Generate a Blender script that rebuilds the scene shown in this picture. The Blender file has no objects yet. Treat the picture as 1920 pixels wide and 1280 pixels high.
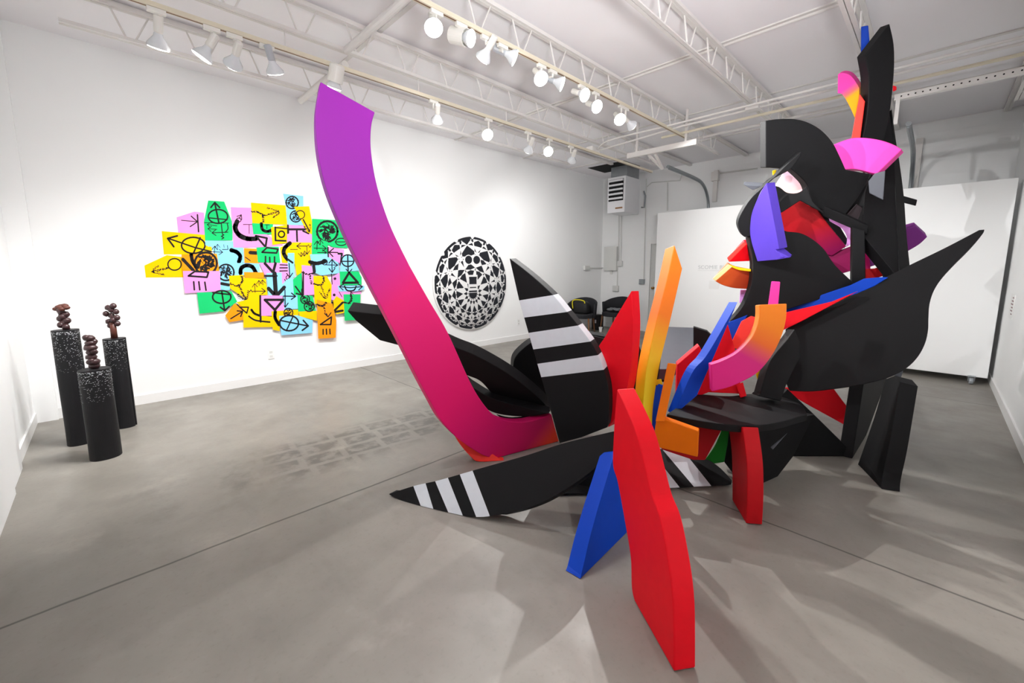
import bpy, bmesh, math, random
from mathutils import Vector as V, Matrix
random.seed(7)
S = bpy.context.scene; COL = S.collection
PI = math.pi

# ------------------------------------------------------------------ camera
F, CX, CY, CH = 779.0, 960.0, 607.0, 1.45          # focal length and principal point in pixels, eye height
PITCH = math.atan(105/779.0); AX = math.atan(800/786.0)
R0 = V((math.sin(AX), -math.cos(AX), 0)); F0 = V((math.cos(AX), math.sin(AX), 0)); Z = V((0, 0, 1))
FW = F0*math.cos(PITCH) - Z*math.sin(PITCH); UP = F0*math.sin(PITCH) + Z*math.cos(PITCH)
C0 = V((0, 0, CH))
cd = bpy.data.cameras.new('camera'); cam = bpy.data.objects.new('camera', cd); COL.objects.link(cam)
cd.sensor_width = 36; cd.lens = F/1920*36; cd.shift_y = (CY-640)/1920; cd.clip_start = .02
cam.matrix_world = Matrix(((R0.x, UP.x, -FW.x, 0), (R0.y, UP.y, -FW.y, 0), (R0.z, UP.z, -FW.z, CH), (0, 0, 0, 1)))
S.camera = cam

# ------------------------------------------------------------------ world, exposure, large light
w = bpy.data.worlds.new('world'); S.world = w; w.use_nodes = True
w.node_tree.nodes['Background'].inputs[0].default_value = (.9, .95, 1, 1)
w.node_tree.nodes['Background'].inputs[1].default_value = .3
S.view_settings.view_transform = 'Standard'; S.view_settings.look = 'None'
S.view_settings.exposure = 0.0; S.view_settings.gamma = 1; S.view_settings.use_curve_mapping = False

# ------------------------------------------------------------------ measuring helpers
def ray(u, v): return FW + R0*((u-CX)/F) - UP*((v-CY)/F)
def at(u, v, d): return C0 + ray(u, v)*d
def onz(u, v, z=0):
    r = ray(u, v); return C0 + r*((z-CH)/r.z)
def ony(u, v, y):
    r = ray(u, v); return C0 + r*(y/r.y)
def onx(u, v, x):
    r = ray(u, v); return C0 + r*(x/r.x)
def proj(P):
    q = P-C0; d = q.dot(FW); return CX+F*q.dot(R0)/d, CY-F*q.dot(UP)/d, d
def dep(P): return (P-C0).dot(FW)
def fl(u, v, z=0): return (u, v, dep(onz(u, v, z)))

# ------------------------------------------------------------------ materials
def lin(c):
    f = lambda x: x/12.92 if x <= .04045 else ((x+.055)/1.055)**2.4
    return tuple(f(x/255) for x in c) + (1,)
def mat(name, rgb, rough=.6, metal=0, emit=0, spec=.4, var=.06, bump=.0, scale=14):
    m = bpy.data.materials.new(name); m.use_nodes = True; n = m.node_tree; b = n.nodes['Principled BSDF']
    b.inputs['Roughness'].default_value = rough; b.inputs['Metallic'].default_value = metal
    b.inputs['Specular IOR Level'].default_value = spec
    c = lin(rgb); b.inputs['Base Color'].default_value = c
    if emit:
        b.inputs['Emission Color'].default_value = c; b.inputs['Emission Strength'].default_value = emit
        return m
    tc = n.nodes.new('ShaderNodeTexCoord'); nz = n.nodes.new('ShaderNodeTexNoise')
    nz.inputs['Scale'].default_value = scale; nz.inputs['Detail'].default_value = 5
    n.links.new(tc.outputs['Object'], nz.inputs['Vector'])
    if var:
        mr = n.nodes.new('ShaderNodeMapRange'); mr.inputs[3].default_value = 1-var; mr.inputs[4].default_value = 1+var
        n.links.new(nz.outputs['Fac'], mr.inputs[0])
        mx = n.nodes.new('ShaderNodeMix'); mx.data_type = 'RGBA'; mx.blend_type = 'MULTIPLY'; mx.inputs[0].default_value = 1
        mx.inputs[6].default_value = c; n.links.new(mr.outputs[0], mx.inputs[7]); n.links.new(mx.outputs[2], b.inputs['Base Color'])
    if bump:
        bp = n.nodes.new('ShaderNodeBump'); bp.inputs['Strength'].default_value = bump; bp.inputs['Distance'].default_value = .01
        n.links.new(nz.outputs['Fac'], bp.inputs['Height']); n.links.new(bp.outputs[0], b.inputs['Normal'])
    return m
def gmat(name, p0, p1, stops, rough=.55):
    """paint that fades between colours along p0 -> p1 (in the part's own coordinates)"""
    m = mat(name, stops[0][1], rough, var=0); n = m.node_tree; b = n.nodes['Principled BSDF']
    d = p1-p0; L = d.length_squared
    tc = [x for x in n.nodes if x.type == 'TEX_COORD'][0]
    vm = n.nodes.new('ShaderNodeVectorMath'); vm.operation = 'SUBTRACT'; vm.inputs[1].default_value = p0
    dt = n.nodes.new('ShaderNodeVectorMath'); dt.operation = 'DOT_PRODUCT'; dt.inputs[1].default_value = d/L
    rp = n.nodes.new('ShaderNodeValToRGB'); e = rp.color_ramp.elements
    while len(e) < len(stops): e.new(.5)
    for k, (t, c) in enumerate(stops): e[k].position = t; e[k].color = lin(c)
    n.links.new(tc.outputs['Object'], vm.inputs[0]); n.links.new(vm.outputs[0], dt.inputs[0])
    n.links.new(dt.outputs['Value'], rp.inputs[0]); n.links.new(rp.outputs[0], b.inputs['Base Color'])
    return m

# ------------------------------------------------------------------ object helpers
def wloc(o):
    l = V((0, 0, 0))
    while o: l = l + o.location; o = o.parent
    return l
def obj(name, bm, m=None, parent=None, smooth=False, base=True):
    """links bm as ONE mesh object; bm is in world coordinates"""
    if parent: off = wloc(parent)
    elif base and bm.verts:
        xs = [v.co for v in bm.verts]
        off = V(((min(c.x for c in xs)+max(c.x for c in xs))/2, (min(c.y for c in xs)+max(c.y for c in xs))/2, min(c.z for c in xs)))
    else: off = V((0, 0, 0))
    for v in bm.verts: v.co -= off
    bmesh.ops.recalc_face_normals(bm, faces=bm.faces)
    me = bpy.data.meshes.new(name); bm.to_mesh(me); bm.free()
    if m:
        for k in (m if isinstance(m, (list, tuple)) else [m]): me.materials.append(k)
    if smooth: me.shade_smooth()
    o = bpy.data.objects.new(name, me); COL.objects.link(o)
    if parent: o.parent = parent
    else: o.location = off
    return o
def bev(o, w=.004, seg=2, ang=35):
    b = o.modifiers.new('bevel', 'BEVEL'); b.width = w; b.segments = seg; b.limit_method = 'ANGLE'; b.angle_limit = math.radians(ang)
    return o
def tag(o, label, cat, group=None):
    o['label'] = label; o['category'] = cat
    if group: o['group'] = group
    return o
def thing(name, label, cat, loc, group=None):
    o = bpy.data.objects.new(name, None); COL.objects.link(o); o.location = loc; o.empty_display_size = .1
    return tag(o, label, cat, group)
def struct(o):
    o['kind'] = 'structure'; return o
def box(bm, lo, hi, mi=0):
    lo, hi = V(lo), V(hi)
    c = [bm.verts.new((x, y, z)) for z in (lo.z, hi.z) for y in (lo.y, hi.y) for x in (lo.x, hi.x)]
    for f in ((0,2,3,1), (4,5,7,6), (0,1,5,4), (2,6,7,3), (0,4,6,2), (1,3,7,5)):
        bm.faces.new([c[i] for i in f]).material_index = mi
    return c
def frame(d):
    d = d.normalized(); a = V((0, 0, 1)) if abs(d.z) < .9 else V((1, 0, 0))
    x = d.cross(a).normalized(); return x, d.cross(x).normalized()
def lathe(bm, p, d, prof, seg=20, mi=0, caps=True):
    """revolve (distance along d, radius) pairs about the axis p + t*d"""
    d = d.normalized(); x, y = frame(d); rings = []
    for t, r in prof:
        rings.append([bm.verts.new(p+d*t+(x*math.cos(a)+y*math.sin(a))*max(r, 1e-5)) for a in [2*PI*k/seg for k in range(seg)]])
    for a, b in zip(rings, rings[1:]):
        for k in range(seg): bm.faces.new((a[k], a[(k+1) % seg], b[(k+1) % seg], b[k])).material_index = mi
    if caps:
        bm.faces.new(rings[0]).material_index = mi; bm.faces.new(rings[-1]).material_index = mi
    return rings
def tube(bm, pts, r, seg=10, mi=0):
    pts = [V(p) for p in pts]; rings = []
    x0 = None
    for i, p in enumerate(pts):
        d = (pts[min(i+1, len(pts)-1)]-pts[max(i-1, 0)]).normalized()
        if x0 is None: x0, y0 = frame(d)
        else:
            x0 = (x0-d*x0.dot(d)).normalized(); y0 = d.cross(x0)
        rings.append([bm.verts.new(p+(x0*math.cos(a)+y0*math.sin(a))*r) for a in [2*PI*k/seg for k in range(seg)]])
    for a, b in zip(rings, rings[1:]):
        for k in range(seg): bm.faces.new((a[k], a[(k+1) % seg], b[(k+1) % seg], b[k])).material_index = mi
    bm.faces.new(rings[0]).material_index = mi; bm.faces.new(rings[-1]).material_index = mi
def bar(bm, a, b, wx, wz, mi=0):
    """rectangular bar from a to b; wz is the size along world up as far as possible"""
    a, b = V(a), V(b); d = (b-a).normalized(); s = d.cross(Z)
    s = s.normalized() if s.length > 1e-4 else V((1, 0, 0)); t = s.cross(d).normalized()
    q = []
    for p in (a, b):
        for i, j in ((-1,-1), (1,-1), (1,1), (-1,1)): q.append(bm.verts.new(p+s*(i*wx/2)+t*(j*wz/2)))
    for f in ((3,2,1,0), (4,5,6,7), (0,1,5,4), (1,2,6,5), (2,3,7,6), (3,0,4,7)): bm.faces.new([q[i] for i in f]).material_index = mi
def blob(bm, c, r, sub=2, mi=0, jit=0):
    res = bmesh.ops.create_icosphere(bm, subdivisions=sub, radius=1)
    r = V(r) if not isinstance(r, (int, float)) else V((r, r, r))
    ph = random.random()*6
    for v in res['verts']:
        k = 1+jit*math.sin(5*v.co.x+ph)*math.cos(4*v.co.y-ph)
        v.co = V(c)+V((v.co.x*r.x, v.co.y*r.y, v.co.z*r.z))*k
    for f in {f for v in res['verts'] for f in v.link_faces}: f.material_index = mi
def smooth_path(pts, n=6):
    P = [pts[0]]+list(pts)+[pts[-1]]; out = []
    for i in range(1, len(P)-2):
        a, b, c, d = P[i-1], P[i], P[i+1], P[i+2]
        for k in range(n):
            t = k/n; f = lambda j: .5*(2*b[j]+(c[j]-a[j])*t+(2*a[j]-5*b[j]+4*c[j]-d[j])*t*t+(3*b[j]-a[j]-3*c[j]+d[j])*t**3)
            out.append(tuple(f(j) for j in range(len(b))))
    out.append(tuple(pts[-1])); return out
def outline(o):
    """a tuple is a corner, a list is a smooth curve through its points"""
    r = []
    for k in o:
        for q in (smooth_path(k) if isinstance(k, list) else [k]):
            if not r or (abs(q[0]-r[-1][0])+abs(q[1]-r[-1][1])) > .3: r.append(q)
    if abs(r[0][0]-r[-1][0])+abs(r[0][1]-r[-1][1]) < .3: r.pop()
    return r
# ------------------------------------------------------------------ room shell
XB, YA, YR, XS, ZC = 8.87, 5.86, -.60, -.57, 3.57
def wall_mat(name, rgb, block=False, var=.025):
    m = mat(name, rgb, .75, var=var, scale=1.3, bump=.04, spec=.2)
    if block:
        n = m.node_tree; b = n.nodes['Principled BSDF']; tc = [x for x in n.nodes if x.type == 'TEX_COORD'][0]
        mp = n.nodes.new('ShaderNodeMapping'); mp.inputs['Rotation'].default_value = (PI/2, 0, PI/2)
        sp = n.nodes.new('ShaderNodeSeparateXYZ'); cb = n.nodes.new('ShaderNodeCombineXYZ')
        n.links.new(tc.outputs['Object'], sp.inputs[0]); n.links.new(sp.outputs[1], cb.inputs[0]); n.links.new(sp.outputs[2], cb.inputs[1])
        br = n.nodes.new('ShaderNodeTexBrick'); br.inputs['Scale'].default_value = 1; br.inputs['Brick Width'].default_value = .4
        br.inputs['Row Height'].default_value = .2; br.inputs['Mortar Size'].default_value = .008
        n.links.new(cb.outputs[0], br.inputs['Vector'])
        bp = n.nodes.new('ShaderNodeBump'); bp.inputs['Strength'].default_value = .25; bp.inputs['Distance'].default_value = .01; bp.invert = True
        n.links.new(br.outputs['Fac'], bp.inputs['Height']); n.links.new(bp.outputs[0], b.inputs['Normal'])
    return m
M_wall = wall_mat('white_wall_paint', (246, 247, 247)); M_block = wall_mat('painted_block', (240, 241, 241), True)
M_base = mat('baseboard_paint', (240, 240, 239), .5, var=.01)
M_ceil = wall_mat('ceiling_paint', (250, 248, 251), var=.02)
M_steel = mat('white_steel_paint', (226, 223, 220), .5, var=.04)
M_cream = mat('cream_track_enamel', (226, 218, 196), .45, var=.02)
M_galv = mat('galvanised_steel', (150, 155, 158), .4, .7, var=.1)
M_dark = mat('dark_void', (24, 24, 25), .9, var=.1)

def concrete():
    m = bpy.data.materials.new('polished_concrete'); m.use_nodes = True; n = m.node_tree; L = n.links
    b = n.nodes['Principled BSDF']; N = n.nodes.new
    tc = N('ShaderNodeTexCoord'); sp = N('ShaderNodeSeparateXYZ'); L.new(tc.outputs['Object'], sp.inputs[0])
    def noise(s, d=6, vec=None, rough=.6):
        q = N('ShaderNodeTexNoise'); q.inputs['Scale'].default_value = s; q.inputs['Detail'].default_value = d; q.inputs['Roughness'].default_value = rough
        L.new(vec or tc.outputs['Object'], q.inputs['Vector']); return q.outputs['Fac']
    def rng(s, a, b_, c, d):
        q = N('ShaderNodeMapRange'); q.inputs[1].default_value = a; q.inputs[2].default_value = b_; q.inputs[3].default_value = c; q.inputs[4].default_value = d
        L.new(s, q.inputs[0]); return q.outputs[0]
    def mth(op, a, b_=None):
        q = N('ShaderNodeMath'); q.operation = op
        for i, s in enumerate((a, b_)):
            if s is None: continue
            if isinstance(s, (int, float)): q.inputs[i].default_value = s
            else: L.new(s, q.inputs[i])
        return q.outputs[0]
    def mixc(f, a, c):
        q = N('ShaderNodeMix'); q.data_type = 'RGBA'; L.new(f, q.inputs[0])
        for i, s in ((6, a), (7, c)):
            if isinstance(s, tuple): q.inputs[i].default_value = s
            else: L.new(s, q.inputs[i])
        return q.outputs[2]
    mp = N('ShaderNodeMapping'); mp.inputs['Scale'].default_value = (1, .45, 1); L.new(tc.outputs['Object'], mp.inputs[0])
    base = mixc(rng(noise(1.1, 8), .3, .7, 0, 1), lin((127, 123, 116)), lin((151, 146, 138)))
    base = mixc(rng(noise(5, 8, mp.outputs[0]), .52, .75, 0, .25), base, lin((95, 92, 88)))
    base = mixc(rng(noise(45, 4), .55, .8, 0, .3), base, lin((106, 102, 97)))
    base = mixc(rng(noise(2.2, 6), .6, .72, 0, .3), base, lin((174, 168, 159)))
    # brick shaped adhesive stains left of the sculpture
    cb = N('ShaderNodeMapping'); cb.inputs['Rotation'].default_value = (0, 0, .12); L.new(tc.outputs['Object'], cb.inputs[0])
    br = N('ShaderNodeTexBrick'); br.inputs['Scale'].default_value = 1; br.inputs['Brick Width'].default_value = .30; br.inputs['Row Height'].default_value = .2
    br.inputs['Mortar Size'].default_value = .03; br.inputs['Mortar Smooth'].default_value = .5; br.offset = .15; L.new(cb.outputs[0], br.inputs['Vector'])
    ins = mth('SUBTRACT', 1.0, br.outputs['Fac'])
    # distance from the stain line x .9..3.0, y 3.1..3.6
    dx = mth('ABSOLUTE', mth('SUBTRACT', sp.outputs[0], 1.75)); dy = mth('ABSOLUTE', mth('SUBTRACT', sp.outputs[1], 3.3))
    reg = mth('MULTIPLY', rng(dx, .85, 1.15, 1, 0), rng(dy, .22, .42, 1, 0))
    st = mth('MULTIPLY', mth('MULTIPLY', ins, reg), rng(noise(9, 8), .40, .55, .12, .75))
    base = mixc(st, base, lin((96, 93, 89)))
    dx2 = mth('ABSOLUTE', mth('SUBTRACT', sp.outputs[0], .7)); dy2 = mth('ABSOLUTE', mth('SUBTRACT', sp.outputs[1], 3.3))
    reg2 = mth('MULTIPLY', rng(dx2, .3, 1.0, 1, 0), rng(dy2, .15, .6, 1, 0))
    base = mixc(mth('MULTIPLY', reg2, rng(noise(4.5, 9), .5, .66, 0, .55)), base, lin((95, 92, 88)))
    # saw cuts
    wob = rng(noise(3, 3), 0, 1, -.012, .012)
    cut = None
    for ax, p, wd in ((1, 2.53, .007), (0, 2.6, .006), (0, 6.6, .006)):
        d = mth('ABSOLUTE', mth('ADD', mth('SUBTRACT', sp.outputs[ax], p), wob)); k = rng(d, wd*.5, wd*1.5, .75, 0)
        cut = k if cut is None else mth('MAXIMUM', cut, k)
    base = mixc(cut, base, lin((58, 56, 54)))
    L.new(base, b.inputs['Base Color'])
    L.new(rng(noise(3, 6), .3, .7, .32, .55), b.inputs['Roughness']); b.inputs['Specular IOR Level'].default_value = .35
    bp = N('ShaderNodeBump'); bp.inputs['Strength'].default_value = .08; bp.inputs['Distance'].default_value = .004
    L.new(noise(30, 5), bp.inputs['Height']); L.new(bp.outputs[0], b.inputs['Normal'])
    return m
def slab(name, lo, hi, m):
    bm = bmesh.new(); box(bm, lo, hi); return struct(obj(name, bm, m, base=False))
T = .15
slab('floor', (XS-T, YR-T, -T), (XB+T, YA+T, 0), concrete())
slab('ceiling', (XS-T, YR-T, ZC), (XB+T, YA+T, ZC+T), M_ceil)
slab('wall_left', (XS-T, YA, 0), (XB+T, YA+T, ZC), M_wall)
slab('wall_right', (XS-T, YR-T, 0), (XB+T, YR, ZC), M_wall)
slab('wall_front', (XS-T, YR, 0), (XS, YA, ZC), M_wall)
slab('wall_back', (XB, YR, 0), (XB+T, YA, ZC), M_block)
slab('baseboard_left', (XS, YA-.014, 0), (XB, YA, .1), M_base)
slab('baseboard_right', (XS, YR, 0), (XB, YR+.014, .1), M_base)
slab('baseboard_front', (XS, YR+.02, 0), (XS+.014, YA-.02, .1), M_base)
slab('baseboard_back', (XB-.014, 4.66, 0), (XB, YA-.02, .1), M_base)
bm = bmesh.new(); box(bm, (XS, YA-.045, 0), (XS+.15, YA-.0, ZC)); struct(obj('trim_1', bm, M_wall, base=False))
bm = bmesh.new(); box(bm, (XS, 4.05, 0), (XS+.03, 4.55, ZC)); box(bm, (XS, 2.6, 0), (XS+.045, 4.05, ZC)); struct(obj('trim_2', bm, M_wall, base=False))
for i, x in enumerate((2.0, 4.42, 6.07, 7.42)):           # ceiling board joints
    bm = bmesh.new(); box(bm, (x-.02, YR, ZC-.012), (x+.02, YA, ZC)); struct(obj('trim_%d' % (i+3), bm, M_steel, base=False))

# door at the back, half hidden by the rolling partition
d = slab('door_1', (XB-.02, 3.72, 0), (XB-.005, 4.55, 1.98), mat('door_paint', (214, 215, 212), .4))
fr = bmesh.new(); box(fr, (XB-.05, 4.55, 0), (XB, 4.64, 2.06)); box(fr, (XB-.05, 3.63, 0), (XB, 3.72, 2.06)); box(fr, (XB-.05, 3.72, 1.98), (XB, 4.55, 2.06))
obj('door_frame', fr, M_base, d)
fr = bmesh.new(); lathe(fr, V((XB-.02, 4.46, 1.0)), V((-1, 0, 0)), [(0, .03), (.01, .03), (.012, .012), (.04, .012), (.045, .026), (.07, .026), (.078, .01)], 14); obj('door_handle', fr, mat('brass', (150, 110, 60), .35, .9), d)

# ------------------------------------------------------------------ steel joists and bridging
jl = ['nearest the collage wall, in front of the wall top', 'above the lamp track by the collage', 'carrying the lamp track with most lamps',
      'right of the bright lamps, over the bare middle ceiling', 'over the top of the tall black blade', 'tight against the right wall']
for i, y in enumerate((4.84, 3.76, 2.71, 1.67, .64, -.44)):
    x0, x1 = (-.05 if i == 0 else XS+.02), (7.6 if i == 0 else XB-.05)
    t = thing('steel_joist', 'white open-web steel roof joist '+jl[i], 'joist', (4.2, y, 3.29), 'open-web roof joists')
    bm = bmesh.new()
    for s in (-1, 1): box(bm, (x0, y+s*.017-.015, 3.518), (x1, y+s*.017+.015, 3.545)); box(bm, (x0, y+s*.004-.003, 3.515), (x1, y+s*.004+.003, ZC-.002))
    obj('top_chord', bm, M_steel, t)
    bm = bmesh.new(); xe = x1-1.4
    for s in (-1, 1): box(bm, (x0, y+s*.017-.014, 3.287), (xe, y+s*.017+.014, 3.296)); box(bm, (x0, y+s*.007-.003, 3.296), (xe, y+s*.007+.003, 3.322))
    obj('bottom_chord', bm, M_steel, t)
    bm = bmesh.new(); x = .2456-.484*(1 if i else 0); wp = []
    while x < xe-.1:
        wp += [(x, y, 3.525), (x+.09, y, 3.3), (x+.135, y, 3.3), (x+.242, y, 3.525)]
        x += .484
    tube(bm, wp, .0075, 6)
    obj('web_rod', bm, M_steel, t)
for nm, x, ya, yb, z, lb in (('bridging_bar', 1.63, 2.4, 3.62, 3.24, 'white bridging bar left of the starburst lamp, with a dark cut end'),
                         ('bridging_bar', 1.72, 3.86, 5.02, 3.24, 'white bridging bar beside the top of the purple plank'),
                         ('bridging_bar', 4.45, .0, 5.8, 3.555, 'long thin white bridging bar crossing the ceiling under the roof boards')):
    bm = bmesh.new(); tube(bm, ((x, ya, z), (x, yb, z)), .03 if z < 3.5 else .015, 12); tag(obj(nm, bm, M_steel), lb, 'bar')

# pipes that cross the room under the roof
def pipe(pts, r, m, lb, cat='pipe', nm='conduit_pipe'):
    bm = bmesh.new(); tube(bm, pts, r, 10); return tag(obj(nm, bm, m), lb, cat)
zp = 3.26; xx = lambda u, v: onz(u, v, zp).x
xa = xx(1403, 198); xb_ = xx(1280, 237)
pipe(smooth_path([tuple(onz(1120, 280, zp)), tuple(onz(1143, 263, zp)), (xa, onz(1280, 230, zp).y+.25, zp), (xa, 1.5, zp), (xa, YR+.02, zp)], 8), .012, M_steel, 'upper thin white conduit of the pair crossing behind the pink top strip')
pipe([tuple(onz(1120, 283, zp)), (xx(1280, 237)-.02, onz(1280, 237, zp).y, zp), (xx(1280, 237)-.02, YR+.02, zp)], .013, M_steel, 'lower thin white conduit of the pair crossing behind the pink top strip')
x = xx(1280, 249); pipe([(x, 2.9, zp), (x, YR+.02, zp)], .016, M_cream, 'cream pipe crossing the ceiling just below the white conduits')
x = 7.0; pipe([(x, 2.95, 3.5), (x, YR+.02, 3.5)], .02, M_steel, 'white pipe farthest back under the ceiling, above the rolling partition')
p = onz(1112, 281, 3.26)
bm = bmesh.new(); box(bm, p-V((.1, .06, .035)), p+V((.1, .06, .035))); bev(tag(obj('junction_box', bm, M_steel), 'white junction box at the end of the conduit pair', 'junction box'), .006)
p = onz(1413, 202, 3.27)
bm = bmesh.new(); box(bm, p-V((.07, .07, .03)), p+V((.07, .07, .03))); bev(tag(obj('junction_box', bm, M_steel), 'white junction box on the joist above the black head plate', 'junction box'), .006)

# garage door hangers and tracks at the back
def perforated(a, b, w, m, lb):
    bm = bmesh.new(); a, b = V(a), V(b); bar(bm, a, b, .004, w); bar(bm, a+V((.02, 0, -w/2)), b+V((.02, 0, -w/2)), w, .004)
    n = int((b-a).length/.05)
    for k in range(1, n):
        c = a.lerp(b, k/n); s = (b-a).normalized().cross(Z).normalized()
        for q in (1, -1): lathe(bm, c+s*(.0022*q), s*q, [(0, .007), (.0005, .007)], 8, 1)
    return tag(obj('hanger_channel', bm, [m, M_dark]), lb, 'hanger channel')
za = 3.12
a = onz(1677, 183, za); b = onz(1916, 128, za)
perforated((a.x, a.y, za), (a.x, YR+.01, za), .055, M_steel, 'perforated white steel angle at upper right, running to the right wall')
a2 = V((a.x, a.y-.03, za)); bm = bmesh.new(); bar(bm, a2, a2-V((0, 0, .26)), .035, .03); tag(obj('hanger_strap', bm, M_steel), 'short perforated strap hanging from the angle at upper right', 'strap')
c = onz(1177, 293, za); e = onz(1300, 262, za)
bm = bmesh.new(); bar(bm, (c.x, c.y, za), (c.x, e.y, za), .05, .07); bar(bm, (c.x+.04, (c.y+e.y)/2+.1, za-.03), (c.x+.3, (c.y+e.y)/2+.1, za-.2), .03, .03); bar(bm, (c.x+.04, (c.y+e.y)/2+.2, za-.03), (c.x+.3, (c.y+e.y)/2+.1, za-.2), .03, .03)
bar(bm, (c.x, c.y-.15, za), (c.x, c.y-.15, ZC-.002), .03, .03); bar(bm, (c.x, e.y+.15, za), (c.x, e.y+.15, ZC-.002), .03, .03)
tag(obj('hanger_channel', bm, M_steel), 'plain white hanger channel above the heater, left end of the door rail', 'hanger channel')
for u, lb in ((1329, 'grey steel door rail curving down behind the rolling partition, right of the heater'), (1704, 'grey steel door rail curving down right of the tall black blade')):
    y = onx(u, 380, 8.74).y; bm = bmesh.new()
    path = smooth_path([(6.9, y, 3.12), (7.9, y, 3.1), (8.35, y, 3.05), (8.62, y, 2.88), (8.74, y, 2.6), (8.74, y, 2.0), (8.74, y, .02)], 7)
    tube(bm, path, .028, 8); tube(bm, [V(q)+V((.035, 0, -.03)) for q in path[:20]], .012, 6)
    tag(obj('door_rail', bm, M_galv), lb, 'rail')
bm = bmesh.new(); y = onx(1329, 380, 8.74).y
box(bm, (XB-.06, y-.11, 2.75), (XB, y-.03, 3.35)); box(bm, (XB-.1, y-.13, 3.15), (XB, y+.0, 3.32)); tag(obj('rail_bracket', bm, M_steel), 'white wall bracket beside the door rail right of the heater', 'bracket')
y = onx(1722, 300, XB).y
bm = bmesh.new(); box(bm, (XB-.05, y-.03, 0), (XB, y+.05, 3.35)); tag(obj('wall_channel', bm, M_steel), 'vertical white channel on the back wall right of the tall black blade', 'channel')

# ------------------------------------------------------------------ heater
hx, hy0, hy1, hz0, hz1, hxe = 7.9, 4.70, 5.12, 2.61, 3.34, 8.5
M_heat = mat('heater_enamel', (232, 233, 236), .4, var=.02)
t = thing('unit_heater', 'white box heater with louvres hanging in the far corner', 'heater', (8.2, 4.9, hz0))
bm = bmesh.new(); box(bm, (hx, hy0, hz0), (hxe, hy1, hz1)); bev(obj('casing', bm, M_heat, t), .008)
bm = bmesh.new(); box(bm, (hx-.004, hy0+.04, hz0+.24), (hx-.0005, hy1-.03, hz1-.05)); obj('grille_opening', bm, M_dark, t)
for k in range(5):
    z = hz0+.29+k*.09; bm = bmesh.new(); bar(bm, (hx-.022, hy0+.045, z), (hx-.022, hy1-.035, z), .035, .035); obj('louvre', bm, M_heat, t)
bm = bmesh.new(); box(bm, (hx-.003, hy0+.05, hz0+.075), (hx-.0005, hy0+.22, hz0+.105)); obj('maker_plate', bm, mat('brown_label', (150, 105, 60), .5), t)
bm = bmesh.new(); box(bm, (hx+.08, hy0+.02, hz1), (hxe-.02, hy1-.02, ZC-.006)); obj('duct', bm, M_galv, t)
bm = bmesh.new(); box(bm, (hx-.25, hy0-.1, ZC-.004), (hx+.4, hy1+.35, ZC)); tag(obj('ceiling_hole', bm, M_dark), 'ragged dark opening in the ceiling around the heater duct', 'opening')
bm = bmesh.new(); tube(bm, [(hxe+.0, hy0-.05, 2.75), (hxe+.05, hy0-.1, 2.75), (hxe+.07, hy0-.1, 3.0), (hxe+.07, hy0-.06, 3.1)], .016); obj('gas_line', bm, M_galv, t)

# ------------------------------------------------------------------ electrical gear on the back wall
M_box = mat('panel_paint', (216, 217, 214), .45, var=.02)
def wbox(nm, u0, v0, u1, v1, dpt, lb, cat, m=M_box, door=False):
    a = onx(u0, v0, XB); b = onx(u1, v1, XB); bm = bmesh.new(); box(bm, (XB-dpt, b.y, b.z), (XB, a.y, a.z)); o = bev(obj(nm, bm, m), .006); tag(o, lb, cat)
    if door:
        bm = bmesh.new(); box(bm, (XB-dpt-.006, b.y+.02, b.z+.02), (XB-dpt, a.y-.12, a.z-.02)); bev(obj('panel_door', bm, m, o), .003)
    return o
wbox('electrical_panel', 1137, 463, 1159, 507, .1, 'white electrical panel on the back wall above the chairs', 'panel', door=True)
wbox('switch_box', 1159, 489, 1168, 499, .06, 'small switch box right beside the electrical panel', 'switch box')
wbox('outlet_box', 1200, 523, 1209, 533, .05, 'grey outlet box at the foot of the long conduit', 'outlet', M_galv)
wbox('outlet_box', 1151, 535, 1161, 546, .06, 'white outlet box below the electrical panel', 'outlet')
def cond(pts, lb, r=.011, m=M_box):
    return pipe([onx(u, v, XB-.02) for u, v in pts], r, m, lb)
cond([(1212, 335), (1207, 524)], 'long white vertical conduit left of the back door')
cond([(1160.5, 398), (1160, 490)], 'left one of two white conduits coming down from the heater to the panel')
cond([(1165, 398), (1164, 489)], 'right one of two white conduits coming down from the heater to the panel')
cond([(1158, 507), (1157, 536)], 'short white conduit below the electrical panel')
cond([(1146, 507), (1146, 514)], 'stubby white conduit under the left of the electrical panel', .03)
cond([(1213, 350), (1222, 342), (1275, 338), (1280, 322)], 'white conduit running right from the heater along the top of the back wall')
cond([(1252, 342), (1251, 395)], 'thin conduit dropping behind the left end of the partition')
cond([(1338, 326), (1420, 316)], 'white conduit under the ceiling behind the black head plate', .014)
pa = ony(1100, 502, YA-.03); pipe([pa, (XB-.02, YA-.03, pa.z), (XB-.02, onx(1136, 501, XB).y, pa.z)], .011, M_box, 'white horizontal conduit turning the far corner to the panel')
bm = bmesh.new(); box(bm, pa-V((.1, .03, .05)), pa+V((.1, .03, .05))); bev(tag(obj('outlet_box', bm, M_box), 'white outlet box on the collage wall near the far corner', 'outlet'), .008)
for u, v, lb in ((508, 664, 'white wall outlet below the middle of the paper collage'), (972, 604, 'white wall outlet right of the round painting')):
    p = ony(u, v, YA); bm = bmesh.new(); box(bm, p-V((.036, .008, .06)), p+V((.036, 0, .06))); o = bev(tag(obj('wall_outlet', bm, M_base), lb, 'outlet'), .003)
    for s in (-1, 1):
        bm = bmesh.new(); box(bm, p+V((-.017, -.0095, s*.026-.014)), p+V((.017, -.0075, s*.026+.014))); obj('socket', bm, M_box, o)

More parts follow.
